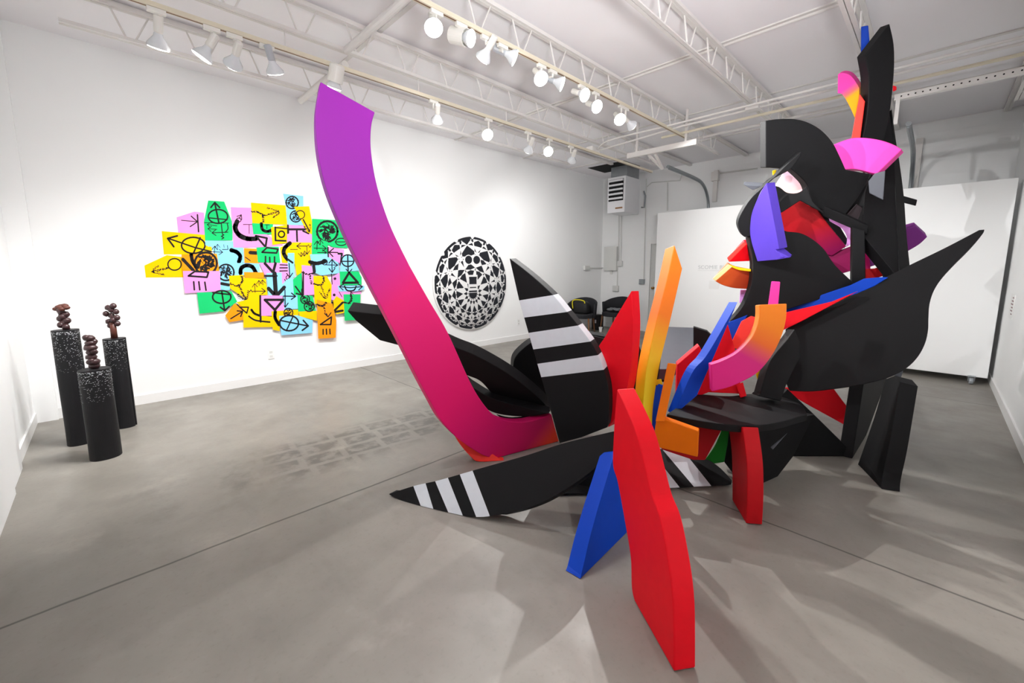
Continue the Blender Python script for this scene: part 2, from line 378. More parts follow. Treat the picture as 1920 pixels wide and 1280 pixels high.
# ------------------------------------------------------------------ rolling partition
px, py0, py1 = 7.72, -.555, 3.87
t = thing('partition_wall', 'tall white rolling partition wall in front of the back wall', 'partition', (px+.1, 1.6, 0))
bm = bmesh.new(); box(bm, (px, py0, .09), (px+.22, py1, 2.49)); bev(obj('panel', bm, M_wall, t), .004)
M_cast = mat('caster_grey', (150, 155, 160), .4, .3)
for y in (-.42, 1.6, 3.6):
    for x in (px-.05, px+.2):
        bm = bmesh.new(); lathe(bm, V((x, y-.02, .045)), V((0, 1, 0)), [(0, .02), (.0, .04), (.006, .045), (.034, .045), (.04, .04)], 18); c = obj('caster', bm, M_cast, t, True)
        bm = bmesh.new(); box(bm, (x-.015, y-.03, .04), (x+.015, y-.024, .1)); box(bm, (x-.015, y+.024, .04), (x+.015, y+.03, .1)); box(bm, (x-.03, y-.035, .098), (x+.06 if x < px else x+.03, y+.035, .104)); obj('caster_fork', bm, M_galv, c)
fc = bpy.data.curves.new('text', 'FONT'); fc.body = 'SCOMIE BURG'; fc.size = .092; fc.space_character = 1.05; fc.extrude = .002
to = bpy.data.objects.new('text', fc); COL.objects.link(to)
pa = onx(1309, 504, px); to.matrix_world = Matrix(((0, 0, -1, px-.003), (-1, 0, 0, pa.y), (0, 1, 0, pa.z), (0, 0, 0, 1)))
bpy.context.view_layer.update()
me = bpy.data.meshes.new_from_object(to.evaluated_get(bpy.context.evaluated_depsgraph_get())); bm = bmesh.new(); bm.from_mesh(me); bm.transform(to.matrix_world)
bpy.data.objects.remove(to); bpy.data.meshes.remove(me)
box(bm, (px-.004, pa.y-1.5, pa.z-.03), (px-.001, pa.y, pa.z-.026))
tag(obj('wall_lettering', bm, mat('pale_grey_vinyl', (208, 210, 211), .5)), 'faint pale grey lettering with a rule below it on the rolling partition', 'lettering')
pa = onx(1330, 526, px); pb = onx(1348, 542, px)
bm = bmesh.new(); box(bm, (px-.006, pb.y, pb.z), (px-.0, pa.y, pa.z)); tag(obj('wall_label', bm, M_base), 'small white text card under the lettering on the rolling partition', 'card')
pa = ony(1896, 566, YR); bm = bmesh.new(); box(bm, (pa.x-.3, YR, pa.z-.17), (pa.x+.0, YR+.006, pa.z+.09)); o = tag(obj('wall_label', bm, M_base), 'white title card on the right wall near the partition', 'card')
bm = bmesh.new()
for k in range(6): z = pa.z+.05-k*.035; box(bm, (pa.x-.26, YR+.006, z), (pa.x-.26+.1+.1*((k*37 % 5)/5), YR+.0066, z+.012))
obj('text_lines', bm, mat('label_ink', (120, 70, 75), .6), o)
p = onx(12, 316, XS+.045); bm = bmesh.new()
lathe(bm, V((XS+.045, p.y, p.z)), V((1, 0, 0)), [(0, .05), (.015, .05), (.02, .03)], 14); tube(bm, [(XS+.06, p.y, p.z), (XS+.09, p.y+.06, p.z-.01), (XS+.1, p.y+.14, p.z-.04)], .012)
tag(obj('wall_hook', bm, M_base), 'small white bracket on the near left wall', 'bracket')
# ------------------------------------------------------------------ big painted plank sculpture
SC = thing('plank_sculpture', 'huge bird-like sculpture of bolted black, striped and brightly painted planks', 'sculpture', (2.7, 1.2, 0))
SL = V(SC.location)
def pt(rgb, nm, r=.55): return mat(nm, rgb, r, var=.05, bump=.06, scale=22, spec=.2)
BLK = mat('black_paint', (16, 16, 18), .65, var=.05, bump=.06, scale=22, spec=.22); WHT = pt((212, 217, 224), 'white_paint'); RED = pt((240, 8, 32), 'red_paint'); DRED = pt((190, 12, 24), 'deep_red_paint')
COR = pt((250, 62, 52), 'coral_paint'); BLU = pt((0, 66, 190), 'blue_paint'); ORG = pt((240, 120, 4), 'orange_paint'); YEL = pt((246, 205, 10), 'yellow_paint')
GRN = pt((8, 120, 26), 'green_paint'); MAG = pt((205, 22, 110), 'magenta_paint'); PNK = pt((250, 62, 168), 'pink_paint'); VIO = pt((92, 68, 196), 'violet_paint')
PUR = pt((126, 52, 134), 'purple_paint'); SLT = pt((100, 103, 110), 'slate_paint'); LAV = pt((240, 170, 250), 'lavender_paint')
def plane_s(u, v, d, dx, dy, T):
    """plane of a board of thickness T whose back is seen shifted by (dx, dy) pixels at (u, v, d)"""
    P = at(u, v, d); best = None; k = d-T
    r = ray(u+dx, v+dy); k = d; a = r.dot(r); bq = -2*r.dot(P-C0); cq = (P-C0).length_squared-T*T
    D = bq*bq-4*a*cq
    t = (-bq+math.sqrt(D))/(2*a) if D > 0 else -bq/(2*a)
    return P, (C0+r*t-P).normalized()
def plane_3(a, b, c):
    a, b, c = at(*a), at(*b), at(*c); n = (b-a).cross(c-a).normalized()
    if n.dot(a-C0) < 0: n = -n
    return a, n
def hit(pl, u, v):
    P, n = pl; r = ray(u, v); return C0+r*((P-C0).dot(n)/r.dot(n))
def plate(name, out, pl, m, T=.1, label=None, stripes=None, hole=None):
    if len(pl) == 5: pl = plane_s(*pl, T)
    elif isinstance(pl[0], tuple): pl = plane_3(*pl)
    P, n = pl; bm = bmesh.new(); pts = [hit(pl, *q) for q in outline(out)]
    lo = min(p.z for p in pts)
    pts = [V((p.x, p.y, max(p.z, .003))) for p in pts]
    A = [bm.verts.new(p) for p in pts]; B = [bm.verts.new(V(((p+n*T).x, (p+n*T).y, max((p+n*T).z, .003)))) for p in pts]
    bm.faces.new(A); bm.faces.new(B[::-1]); N = len(A)
    for i in range(N): bm.faces.new((A[i], B[i], B[(i+1) % N], A[(i+1) % N]))
    if stripes:
        cuts = []
        for a, b in stripes:
            a, b = hit(pl, *a), hit(pl, *b); k = (b-a).cross(n).normalized(); cuts.append((a, k))
            bmesh.ops.bisect_plane(bm, geom=bm.verts[:]+bm.edges[:]+bm.faces[:], plane_co=a, plane_no=k, dist=1e-5)
        for f in bm.faces:
            c = f.calc_center_median(); f.material_index = sum((c-a).dot(k) > 0 for a, k in cuts) % 2
    if callable(m): m = m(pl)
    o = bev(obj(name, bm, m, SC), .005)
    if label: o['label'] = label
    return o
def grad(nm, a, b, stops): return lambda pl: gmat(nm, hit(pl, *a)-SL, hit(pl, *b)-SL, stops)

# left wing: purple plank, striped fin, striped ground plank
plate('curved_plank', [(601, 153), (703, 210), [(703, 210), (697, 232), (695, 262), (697, 292), (703, 330), (714, 372), (735, 430), (768, 498)],
      [(768, 498), (803, 560), (839, 622), (878, 708), (901, 749), (925, 777), (952, 789), (983, 791), (1014, 784), (1034, 776)], (1048, 827),
      [(1048, 827), (1034, 834), (1010, 848), (979, 858), (948, 862), (913, 856), (885, 841), (854, 818), (827, 788), (807, 753), (784, 710), (757, 656), (718, 580), (684, 515), (650, 446), (622, 382), (606, 334), (597, 290), (593, 250), (593, 205), (601, 153)]],
      (700, 500, 2.55, -7, 0), grad('purple_pink_fade', (640, 380), (1050, 800), [(.0, (156, 22, 172)), (.1, (176, 24, 160)), (.27, (244, 6, 122)), (.6, (240, 2, 110)), (.8, (214, 0, 104)), (.93, (204, 0, 90)), (1., (240, 64, 36))]), .1, 'long purple to pink curved plank rising on the left')
plate('plank', [[(838, 790), (862, 832), (893, 866), (908, 873)], (945, 866), [(945, 866), (900, 830), (860, 770)]], (893, 855, 3.15, 0, 0), COR, .06, 'coral plank just under the pink curve')
plate('striped_fin', [(955, 484), [(955, 484), (995, 515), (1037, 553), (1063, 584), (1084, 610), (1107, 640), (1121, 665), (1132, 693), (1141, 730), (1142, 773), (1139, 801)], (1090, 820), (1049, 831), (1034, 777), (1014, 706), (973, 563)],
      (1060, 690, 2.68, 9, -7), [BLK, WHT], .1, 'upright black shark fin with three white bands',
      [((973.5, 563), (1037, 553)), ((984, 595), (1063, 584.7)), ((991, 624), (1084, 610)), ((999, 655), (1107, 640)), ((1006.7, 682), (1121, 665.5)), ((1014.5, 707), (1131.7, 693))])
plate('striped_plank', [(729, 926), [(729, 926), (775, 911), (819, 901), (862, 889), (917, 873), (985, 854), (1049, 833), (1100, 820), (1152, 808)], (1156, 842), [(1156, 842), (1132, 863), (1100, 890), (1061, 917), (1022, 939), (979, 955), (932, 965), (893, 969), (842, 962), (792, 953), (757, 941), (729, 926)]],
      ((729, 926, 2.66), (905, 969, dep(onz(905, 969, .02))), (1150, 822, 2.35)), [BLK, WHT], .09, 'black pointed plank on the floor with three white stripes',
      [((775, 911), (792, 953)), ((798, 906), (815, 959)), ((816, 902), (842, 963)), ((840, 896), (868, 967)), ((862, 889), (893, 969)), ((886, 882), (918, 966))])
plate('plank', [(1040, 930), (1128, 860), (1145, 850), (1140, 905), (1100, 922), (1060, 938)], (1090, 905, 2.72, 0, -10), BLK, .08)
plate('tapered_plank', [(651, 583), (712, 590), [(712, 590), (770, 612), (846, 648), (893, 667), (956, 703), (1010, 746), (1032, 772)], [(1032, 772), (985, 765), (932, 745), (901, 715), (874, 703), (820, 680), (750, 648)], (712, 638), (667, 601)],
      (850, 680, 3.25, 6, -18), BLK, .1, 'black tapered plank pointing at the collage')
plate('tapered_plank', [[(840, 690), (868, 712), (886, 726), (932, 750), (1030, 775)], [(1030, 775), (995, 780), (964, 780), (928, 774), (898, 758), (868, 735), (840, 690)]], (930, 758, 3.4, 4, -12), BLK, .1, 'lower black crescent behind the pink curve')
plate('tapered_plank', [[(930, 776), (960, 782), (1010, 776)], (1012, 784), [(1012, 784), (970, 790), (945, 786), (930, 776)]], (965, 782, 3.5, 0, 0), BLK, .05)
plate('leaf_panel', [[(962, 700), (965, 672), (985, 650), (1008, 636), (1040, 625), (1095, 625), (1140, 632)], (1135, 700), (1030, 770), (985, 745)], (1000, 660, 3.55, -6, -8), BLK, .1, 'round black leaf behind the striped fin')
plate('shadow_board', [(990, 600), (1040, 570), (1070, 606), (1098, 626), (1134, 634), (1152, 622), (1170, 590), (1192, 575), (1196, 640), (1203, 660), (1225, 640), (1243, 645), (1236, 700), (1224, 780), (1150, 780), (1130, 800), (1050, 820), (1037, 775), (1010, 690)], ((990, 600, 3.15), (1240, 640, 3.05), (1130, 790, 3.05)), BLK, .1)  # added board hidden behind fin and leaf, there to cast shadow
plate('leaf', [(1184, 545), [(1184, 545), (1187, 600), (1186, 640), (1182, 690), (1176, 728), (1165, 760), (1153, 784), (1140, 801)], [(1140, 801), (1142, 757), (1141, 732), (1132, 690), (1127, 669), (1121, 653), (1135, 630), (1153, 597), (1184, 545)]], (1170, 650, 2.6, 14, -3), RED, .1, 'pointed red leaf behind the front red blade')
plate('blade', [(1265, 459), (1279.5, 503.5), [(1279.5, 503.5), (1255, 610), (1238, 680), (1228, 739), (1224, 774), (1223, 811)], (1216, 823), [(1216, 823), (1206, 790), (1208, 730), (1215, 675), (1231, 602), (1251, 523), (1265, 459)]],
      (1245, 650, 2.68, -18, 1), grad('orange_yellow_fade', (1260, 560), (1215, 730), [(.2, (238, 120, 6)), (.62, (244, 190, 10)), (1, (226, 198, 10))]), .1, 'tall orange blade fading to yellow at its foot')
plate('leg', [(1157, 729), [(1157, 729), (1176, 770), (1195, 818), (1211, 883), (1222, 929), (1237, 970), (1249, 1029), (1259, 1096), (1263, 1159), (1263.5, 1260)], (1190, 1128), [(1190, 1128), (1184, 1100), (1182, 1044), (1172, 982), (1158, 905), (1149, 872), (1150, 822), (1153, 772), (1157, 729)]],
      (fl(1190, 1128), fl(1263.5, 1260), (1157, 729, 1.92)), RED, .085, 'tall red blade leg standing nearest the camera')
plate('leg', [(1152, 850), (1172, 830), (1205, 960), (1174, 1000), (1088, 1086), [(1088, 1086), (1103, 1020), (1119, 960), (1136, 903), (1152, 850)]],
      (fl(1088, 1086), fl(1174, 1000), (1150, 856, 2.28)), BLU, .085, 'blue leg behind the front red blade')
plate('leg', [[(1366, 800), (1372, 855), (1373, 938)], (1398.7, 982), [(1398.7, 982), (1401, 930), (1400, 866), (1392, 800)]], (fl(1373, 938), fl(1398.7, 982), (1392, 800, 2.42)), DRED, .085, 'narrow red leg under the black seat plank')
plate('panel', [(1363, 800), (1374, 800), (1374, 900), (1358, 866)], (1368, 850, 3.0, 0, 0), BLK, .06)
plate('striped_plank', [(1040, 925), [(1040, 925), (1130, 855), (1222, 840), (1309, 855), (1345, 872), (1373, 900)], (1372, 908), (1334, 911), (1246, 915), (1100, 926)],
      ((1246, 915, dep(onz(1246, 915, .02))), (1372, 908, dep(onz(1372, 908, .02))), (1240, 842, dep(onz(1240, 842, .14)))), [BLK, WHT], .08, 'low black plank with white stripes under the orange bracket',
      [((1170, 840), (1222, 915)), ((1228, 855), (1275, 914)), ((1241, 841), (1301, 912)), ((1287, 852), (1334, 911))])
# the middle bundle
wz = .535
plate('seat_plank', [[(1250, 776), (1300, 786), (1344, 793), (1388, 797), (1432, 796), (1470, 789), (1500, 780), (1514, 776)], [(1514, 776), (1500, 757), (1460, 742), (1408, 738), (1366, 742), (1307, 738)]],
      (fl(1268, 779, wz), fl(1432, 796, wz), fl(1366, 743, wz)), BLK, .045, 'flat black seat-like plank with a curved front edge')
plate('blade', [(1383, 566), (1307, 741), (1264, 778), [(1264, 778), (1297, 700), (1322, 670), (1349, 626), (1383, 566)]], (1320, 680, 2.72, -14, -4), BLU, .1, 'slanted blue blade standing on the black seat plank')
plate('hook', [(1424, 571), (1475.5, 569), [(1475.5, 569), (1474, 598), (1467, 626), (1452, 659), (1432, 687), (1414, 703), (1390, 716), (1366, 726), (1335, 734)], (1333, 683), [(1333, 683), (1354, 676), (1382, 661), (1406, 637), (1418, 615), (1423.5, 593), (1424, 571)]],
      (1420, 650, 2.5, -8, -2), grad('orange_magenta_fade', (1440, 610), (1375, 705), [(.0, (240, 128, 4)), (.3, (232, 104, 24)), (.62, (214, 22, 122)), (1, (226, 14, 130))]), .1, 'curved plank fading from orange at the top to magenta')
plate('stick', [(1446.5, 527), (1463, 528), (1459, 572), (1440, 572)], (1452, 550, 2.68, 0, 0), PNK, .05, 'small upright pink stick above the orange hook')
plate('stick', [(1252, 680), (1269, 682), (1246, 790), (1229, 790)], (1248, 740, 2.55, 0, 0), ORG, .06, 'thin orange stick above the orange bracket')
plate('bracket_board', [(1231, 783), (1246, 785), (1310, 808), (1308, 857), (1223, 836)], (1265, 820, 2.53, 2, -6), ORG, .05, 'slanted orange board under the seat plank')
plate('plank', [(1226, 728), (1235, 719), (1242, 722), (1235, 790), (1222, 850), (1205, 845), (1216, 800)], (1228, 780, 2.86, 4, 0), BLU, .06, 'blue plank squeezed behind the yellow foot')
plate('plank', [(1228, 712), (1240, 710), (1243, 722), (1230, 722)], (1235, 716, 2.95, 0, 0), YEL, .06)
plate('panel', [(1235, 780), (1356, 800), (1322, 862), (1300, 862), (1240, 842)], (1300, 820, 2.8, 0, 0), DRED, .07, 'deep red panel under the seat plank')
plate('panel', [[(1354, 803), (1340, 835), (1322, 861)], (1338, 869), (1358, 866), (1364, 833), (1368, 800)], (1345, 840, 2.95, 0, 0), GRN, .07, 'dark green panel under the seat plank')
plate('panel', [(1270, 683), (1311, 648), (1335, 690), (1330, 735), (1268, 760)], (1290, 700, 3.02, -3, -6), RED, .08, 'red panel left of the slanted blue blade')
plate('leaf', [[(1364, 606), (1350, 630), (1329, 678), (1322, 735)], (1390, 738), [(1390, 738), (1384, 680), (1374, 640), (1364, 606)]], (1355, 660, 3.05, 0, 0), RED, .08, 'pointed red leaf between the blue blade and the hook')
plate('panel', [(1408, 592), (1390, 602), (1372, 640), (1374, 652), (1386, 655), (1410, 655), (1440, 600)], (1395, 630, 3.2, 0, 0), COR, .08, 'coral panel below the black chest')
plate('panel', [(1360, 606), (1402, 590), (1374, 640), (1366, 632)], (1378, 612, 3.3, 0, 0), BLU, .06, 'small blue corner below the black chest')
plate('panel', [(1380, 722), (1393, 716), (1400, 742), (1388, 746)], (1390, 730, 2.95, 0, 0), RED, .05)
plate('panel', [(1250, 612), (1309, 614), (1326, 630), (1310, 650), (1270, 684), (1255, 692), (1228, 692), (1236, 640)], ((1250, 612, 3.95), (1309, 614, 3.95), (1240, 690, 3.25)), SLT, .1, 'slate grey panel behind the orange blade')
plate('panel', [(1300, 613), (1326, 621), (1345, 640), (1330, 665), (1300, 660)], (1315, 640, 3.55, 0, -3), BLK, .08)
plate('panel', [(1225, 690), (1262, 680), (1250, 716), (1232, 716)], (1240, 700, 3.48, 0, 0), BLK, .06)
# body of the bird
plate('body_panel', [(1473, 617), [(1473, 617), (1507, 597), (1557, 570), (1601, 546), (1676, 512), (1707, 496), (1773, 464), (1836, 431)], (1846, 430),
      [(1846, 430), (1842, 439), (1820, 464), (1789, 495), (1767, 520), (1751, 545), (1743, 570), (1741, 595), (1740, 620), (1734, 645), (1720, 670), (1698, 691), (1666, 707), (1612, 721), (1559, 729), (1519, 733), (1480, 732)], (1468, 705)],
      (1600, 640, 2.98, 0, 3), BLK, .1, 'broad black bird body with a long pointed tail')
plate('bent_board', [(1478, 634), (1490, 617), (1500, 640), (1501, 668), (1477, 715), (1464, 752), (1420, 742), (1425, 738), [(1425, 738), (1436, 700), (1447, 672), (1478, 634)]], (1460, 690, 2.83, -13, -3), BLK, .1, 'black board rising from the seat plank with a grey edge')
plate('plank', [(1416, 697), (1429, 684), (1420, 712)], (1421, 698, 2.95, 0, 0), YEL, .05)
plate('base_panel', [(1412, 800), (1500, 782), (1527, 777), (1488, 855), (1458.5, 894), (1419, 912)], (fl(1419, 912), fl(1458.5, 894), (1460, 790, 2.86)), BLK, .08, 'black base panel under the seat plank')
plate('base_panel', [(1466, 740), (1477, 729), (1527, 777), (1589, 838), (1586, 856), (1488, 856)], (fl(1488, 856), fl(1586, 856), (1490, 760, 3.2)), BLK, .08, 'triangular black base panel under the bird body')
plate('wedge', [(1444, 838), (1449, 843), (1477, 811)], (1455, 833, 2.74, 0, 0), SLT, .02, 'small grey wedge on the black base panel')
plate('leg', [(1660, 711), (1678, 704), (1688, 716), [(1688, 716), (1668, 830), (1655, 890), (1653, 917)], (1608.6, 871), [(1608.6, 871), (1640, 780), (1660, 711)]], (fl(1653, 917), fl(1608.6, 871), (1670, 712, 2.98)), BLK, .1, 'broad black leg farthest to the right')
plate('leg', [(1620, 716), (1664, 706), [(1664, 706), (1645, 760), (1624, 817)], (1598, 860.5)], (fl(1598, 860.5), fl(1624, 817), (1620, 718, 3.22)), BLK, .085, 'black leg with a grey inner face behind the right leg')
plate('panel', [(1676, 704), (1694, 692), (1690, 706), (1684, 712)], (1684, 700, 3.15, 0, 0), SLT, .04)
plate('curved_plank', [(1472, 726), (1560, 724), [(1560, 724), (1583, 755), (1600, 776)], (1594, 802), [(1594, 802), (1543, 774), (1519, 761), (1472, 734)]], (1540, 760, 3.6, 0, 0), RED, .08, 'red plank seen between the black legs')
# neck, strips and tower
plate('strip', [(1470, 573), (1539, 553), (1595, 534), (1620, 522), (1656, 519), (1666, 520), (1640, 536), (1601, 553), (1557, 570), (1470, 588)], (1557, 555, 3.1, 0, 0), BLU, .06, 'long blue strip along the top of the bird body')
plate('strip', [(1466, 587), (1560, 565), (1610, 545), (1507, 600), (1462, 622)], (1520, 590, 3.07, 0, 0), RED, .06, 'red strip between the blue strip and the bird body')
plate('chest_panel', [(1404, 443), (1440, 420), (1476, 434), [(1476, 434), (1501, 437), (1523, 448), (1545, 467), (1567, 498), (1605, 534)], (1539, 560), (1476, 580), (1417, 597), (1398, 598), [(1364, 606), (1384, 586), (1398, 564), (1409, 532), (1412, 501), (1411, 482), (1404, 443)]],
      (1450, 510, 3.2, -8, 0), BLK, .1, 'large black chest panel with a concave grey front edge')
plate('slab', [(1437, 343), (1461, 467), (1454, 468), (1470, 482), (1454, 487), (1420, 490), [(1420, 490), (1409, 454), (1406, 429), (1410, 398), (1425, 362), (1437, 343)]], (1440, 420, 3.05, 16, -3), VIO, .1, 'violet slab with a notched lower corner')
plate('wedge', [(1455, 470), (1473, 478), (1481, 482.5), (1454, 487.5)], (1465, 482, 3.02, 4, -2), VIO, .05)
plate('curl', [(1502, 290), [(1502, 290), (1482, 317), (1450, 335), (1432, 352), (1424, 364), (1412, 398), (1408, 430), (1409, 441)], [(1409, 441), (1396, 444), (1387, 432), (1384, 416), (1392, 396), (1408, 372), (1428, 353), (1450, 334), (1476, 308), (1502, 284)]], (1420, 390, 3.12, -5, -2), BLK, .1, 'black curl forming the top of the beak')
plate('head_panel', [(1436, 226), [(1436, 226), (1460, 223), (1489, 223), (1514, 229), (1539, 243), (1560, 265), (1573, 289), (1586, 318)], (1632, 326), [(1632, 326), (1620, 351), (1607, 373), (1586, 401)], (1576, 402), [(1576, 402), (1539, 392), (1524, 378), (1514, 348), (1501, 332), (1484, 317)], (1454, 314), (1436, 314)],
      (1500, 300, 3.1, -13, 1), BLK, .1, 'large black curved head panel')
plate('panel', [(1440, 348), [(1440, 348), (1460, 350), (1476, 361), (1497, 361), (1513, 349)], (1524, 378), (1545, 400), (1500, 376), (1468, 397), (1452, 405)], (1480, 378, 3.17, 0, 0), BLK, .05)
plate('panel', [(1570, 400), (1620, 320), (1642, 360), (1640, 440), (1625, 440), (1590, 410)], (1610, 380, 3.32, 0, 0), BLK, .05)
plate('eye_panel', [(1450, 352), (1472, 318), (1490, 310), (1520, 342), (1520, 364), (1470, 370)], (1487, 340, 3.42, 0, 0), grad('cream_pink_fade', (1495, 325), (1480, 362), [(0, (255, 214, 240)), (1, (255, 232, 218))]), .06, 'pale pink panel glimpsed through the round eye opening')
plate('wedge', [(1498, 363), (1513, 347), (1518, 352), (1510, 368)], (1508, 358, 3.35, 0, 0), MAG, .04)
plate('fan_panel', [[(1562, 271), (1592, 260), (1617, 258), (1648, 262), (1673, 270), (1691, 280)], (1644, 326), (1633, 324), [(1633, 324), (1605, 317), (1580, 318)]], (1630, 290, 3.12, 5, 5), PNK, .1, 'bright pink fan behind the black head')
plate('blade', [(1622, 103), (1668, 44), [(1668, 44), (1676, 82), (1677, 126), (1673, 176), (1667, 220), (1655, 275)], (1614, 275), [(1614, 275), (1623, 232), (1628, 195), (1629, 164), (1628, 139), (1622, 103)]], (1640, 150, 3.12, -16, 3), BLK, .1, 'tall black blade at the very top')
plate('stub', [(1448, 320), (1456, 318), (1454, 328), (1449, 329)], (1452, 323, 3.35, 0, 0), YEL, .04)
plate('stub', [(1674, 160), (1681, 162), (1681, 169), (1674, 172)], (1678, 166, 3.3, 0, 0), RED, .04)
plate('stick', [(1614.5, 50), (1628, 47.5), (1631, 85), (1614, 110)], (1622, 75, 3.26, 0, 0), BLU, .05, 'blue stick end poking up behind the top black blade')
plate('curved_strip', [(1571, 139), [(1571, 139), (1580, 137), (1592, 140), (1602, 150), (1611, 165)], (1611, 185), (1603, 222), [(1603, 222), (1592, 198), (1580, 178), (1570.5, 175)]], (1590, 165, 3.28, 6, -5), grad('pink_orange_fade', (1590, 160), (1605, 180), [(.1, (226, 52, 150)), (.55, (236, 100, 90)), (.8, (250, 152, 6)), (1, (250, 158, 4))]), .08, 'pink strip fading to orange near the top')
plate('strip', [(1612, 176), (1622, 190), (1612, 268), (1595, 268), (1603, 222)], (1608, 225, 3.25, 0, 0), COR, .06, 'coral strip left of the tall black blade')
plate('spear', [[(1665, 200), (1674, 250), (1679, 350)], (1682, 440), (1689, 528), (1673, 508), (1648, 477), (1622, 446), (1619, 400), (1622, 360), (1634, 326), (1650, 270)], ((1668, 205, 3.45), (1689, 528, 2.94), (1622, 440, 3.12)), BLK, .1, 'long black spear pointing down onto the bird body')
plate('panel', [(1628, 340), (1640, 325), (1660, 320), (1656, 375), (1630, 362)], (1645, 345, 3.02, 0, 0), SLT, .03, 'grey lit facet on the black spear')  # slate colour stands for light on the black spear's facet
plate('edge_board', [(1672, 205), [(1672, 205), (1679, 257), (1687, 307), (1695, 370), (1700, 440), (1709, 527)], (1689, 529), (1679, 351)], ((1672, 205, 3.45), (1709, 527, 2.96), (1688, 528, 2.93)), BLK, .06)
plate('stub', [(1690, 366), (1720, 374.5), (1717, 386), (1690, 379)], (1705, 376, 3.35, 0, 0), BLK, .06, 'short black stub right of the spear')
plate('plank', [(1615, 464), (1640, 455), (1702, 428), (1717, 424), (1739, 444), [(1739, 444), (1724, 458), (1704, 470)], (1664, 490), (1620, 504)], (1680, 460, 3.4, -3, -8), PUR, .08, 'purple plank passing behind the spear')
plate('plank', [(1610, 505), (1640, 503), (1674, 490), (1680, 510), (1634, 524), (1610, 530)], (1645, 510, 3.3, 0, 0), DRED, .06)
plate('block', [(1653, 494), (1667, 494), (1670, 516), (1655, 520)], (1660, 505, 3.2, 0, 0), BLK, .05)
plate('panel', [[(1612, 440), (1624, 452), (1631, 490), (1633, 524)], (1612, 530)], (1622, 490, 3.35, 0, 0), MAG, .06, 'magenta panel right of the black post')
plate('panel', [(1548, 478), (1600, 460), (1602, 506), (1570, 515)], (1580, 490, 3.4, 0, 0), pt((150, 12, 84), 'plum_paint'), .06, 'plum panel left of the black post')
plate('post', [(1598, 425), (1621.6, 432), (1623, 523), (1617, 541), (1597, 543)], (1610, 480, 3.12, -4, 0), BLK, .09, 'square black post behind the bird body')
plate('panel', [(1516, 372), (1545, 388), (1556, 414), (1536, 410)], (1538, 398, 3.34, 0, 0), BLK, .05)
plate('crossbar', [(1524, 377), (1579, 401), (1628, 424), (1626, 440), (1601, 430), (1545, 406)], (1580, 412, 3.15, 0, -4), BLK, .08, 'black crossbar under the head')
plate('panel', [(1588, 402), (1606, 382), (1622, 392), (1629, 414), (1626, 430), (1600, 416)], (1610, 405, 3.25, 0, 0), pt((58, 48, 52), 'brown_black_paint'), .05)
plate('beak_panel', [(1507, 361), (1516, 367), (1532, 392), (1557, 426), (1587, 462), (1560, 480), (1540, 474), (1500, 450), (1462, 440), (1463, 396)], (1520, 420, 3.38, -3, -5), grad('red_magenta_fade', (1500, 380), (1530, 480), [(0, (206, 10, 22)), (.5, (200, 8, 30)), (1, (160, 8, 90))]), .08, 'deep red panel in the middle of the head')
plate('arc', [[(1542, 406), (1565, 414), (1597, 428)], (1600, 455), [(1586, 463), (1588, 445), (1579, 429), (1560, 417), (1542, 406)]], (1580, 430, 3.5, 0, 0), LAV, .06, 'light pink arc behind the crossbar')
plate('panel', [(1545, 408), (1575, 425), (1590, 450), (1583, 466), (1555, 440)], (1572, 440, 3.55, 0, 0), BLK, .05)
plate('beak', [(1367, 491), [(1367, 491), (1380, 476), (1397, 457)], (1420, 455), (1420, 489)], (1390, 478, 3.36, -3, -8), RED, .08, 'red upper beak')
plate('beak', [(1367, 496), [(1367, 496), (1382, 503), (1408, 508)], (1425, 510), (1420, 542), [(1404, 542), (1376, 540), (1354, 534), (1340, 526)]], (1380, 520, 3.38, -4, -5), grad('orange_beak_fade', (1350, 525), (1400, 535), [(0, (214, 92, 22)), (1, (196, 60, 26))]), .08, 'orange lower beak with a pale edge')
plate('beak_edge', [(1366, 495), (1336, 522), (1342, 527), (1373, 500)], (1354, 511, 3.3, 0, 0), pt((255, 216, 150), 'cream_paint'), .03, 'pale cream end of the orange lower beak')
plate('beak_edge', [[(1367, 495), (1385, 501), (1408, 504)], (1408, 509), [(1408, 509), (1385, 506), (1368, 499)]], (1388, 503, 3.3, 0, 0), YEL, .03, 'yellow upper edge of the orange lower beak')
plate('beak_edge', [(1363, 483), (1394, 453), (1401, 457), (1367, 491)], (1382, 472, 3.28, 0, 0), COR, .03, 'bright coral end of the red upper beak')
plate('stub', [(1393, 346), (1431, 348), (1423, 352), (1412, 357)], (1410, 350, 3.3, 2, -6), SLT, .06, 'grey stub poking out left of the head')
plate('panel', [(1388, 543), (1405, 543), (1400, 566), (1386, 568)], (1396, 555, 3.5, 0, 0), LAV, .05)
# ------------------------------------------------------------------ paper collage on the left wall
PY = YA-.003
CO = thing('paper_collage', 'wall collage of pink, yellow, green, blue and orange paper sheets with black symbols', 'collage', (1.7, YA, .5))
INK = mat('black_ink', (14, 12, 14), .8, var=.3, scale=60)
PC = dict(p=('pink_paper', (246, 150, 214)), y=('yellow_paper', (250, 196, 0)), g=('green_paper', (30, 196, 112)), b=('blue_paper', (138, 206, 246)), o=('orange_paper', (250, 150, 22)))
PM = {k: mat(v[0], v[1], .8, var=.06, scale=5, spec=.1) for k, v in PC.items()}
PN = dict(p='pink', y='yellow', g='green', b='light blue', o='orange')
kq = 1/3.84
def cp(q, lift): return ony(240+q[0]*kq, 340+q[1]*kq, PY-lift)
def ink_poly(bm, pts, lift):
    try: f = bm.faces.new([bm.verts.new(cp(q, lift)) for q in pts]); f.material_index = 1
    except ValueError: pass
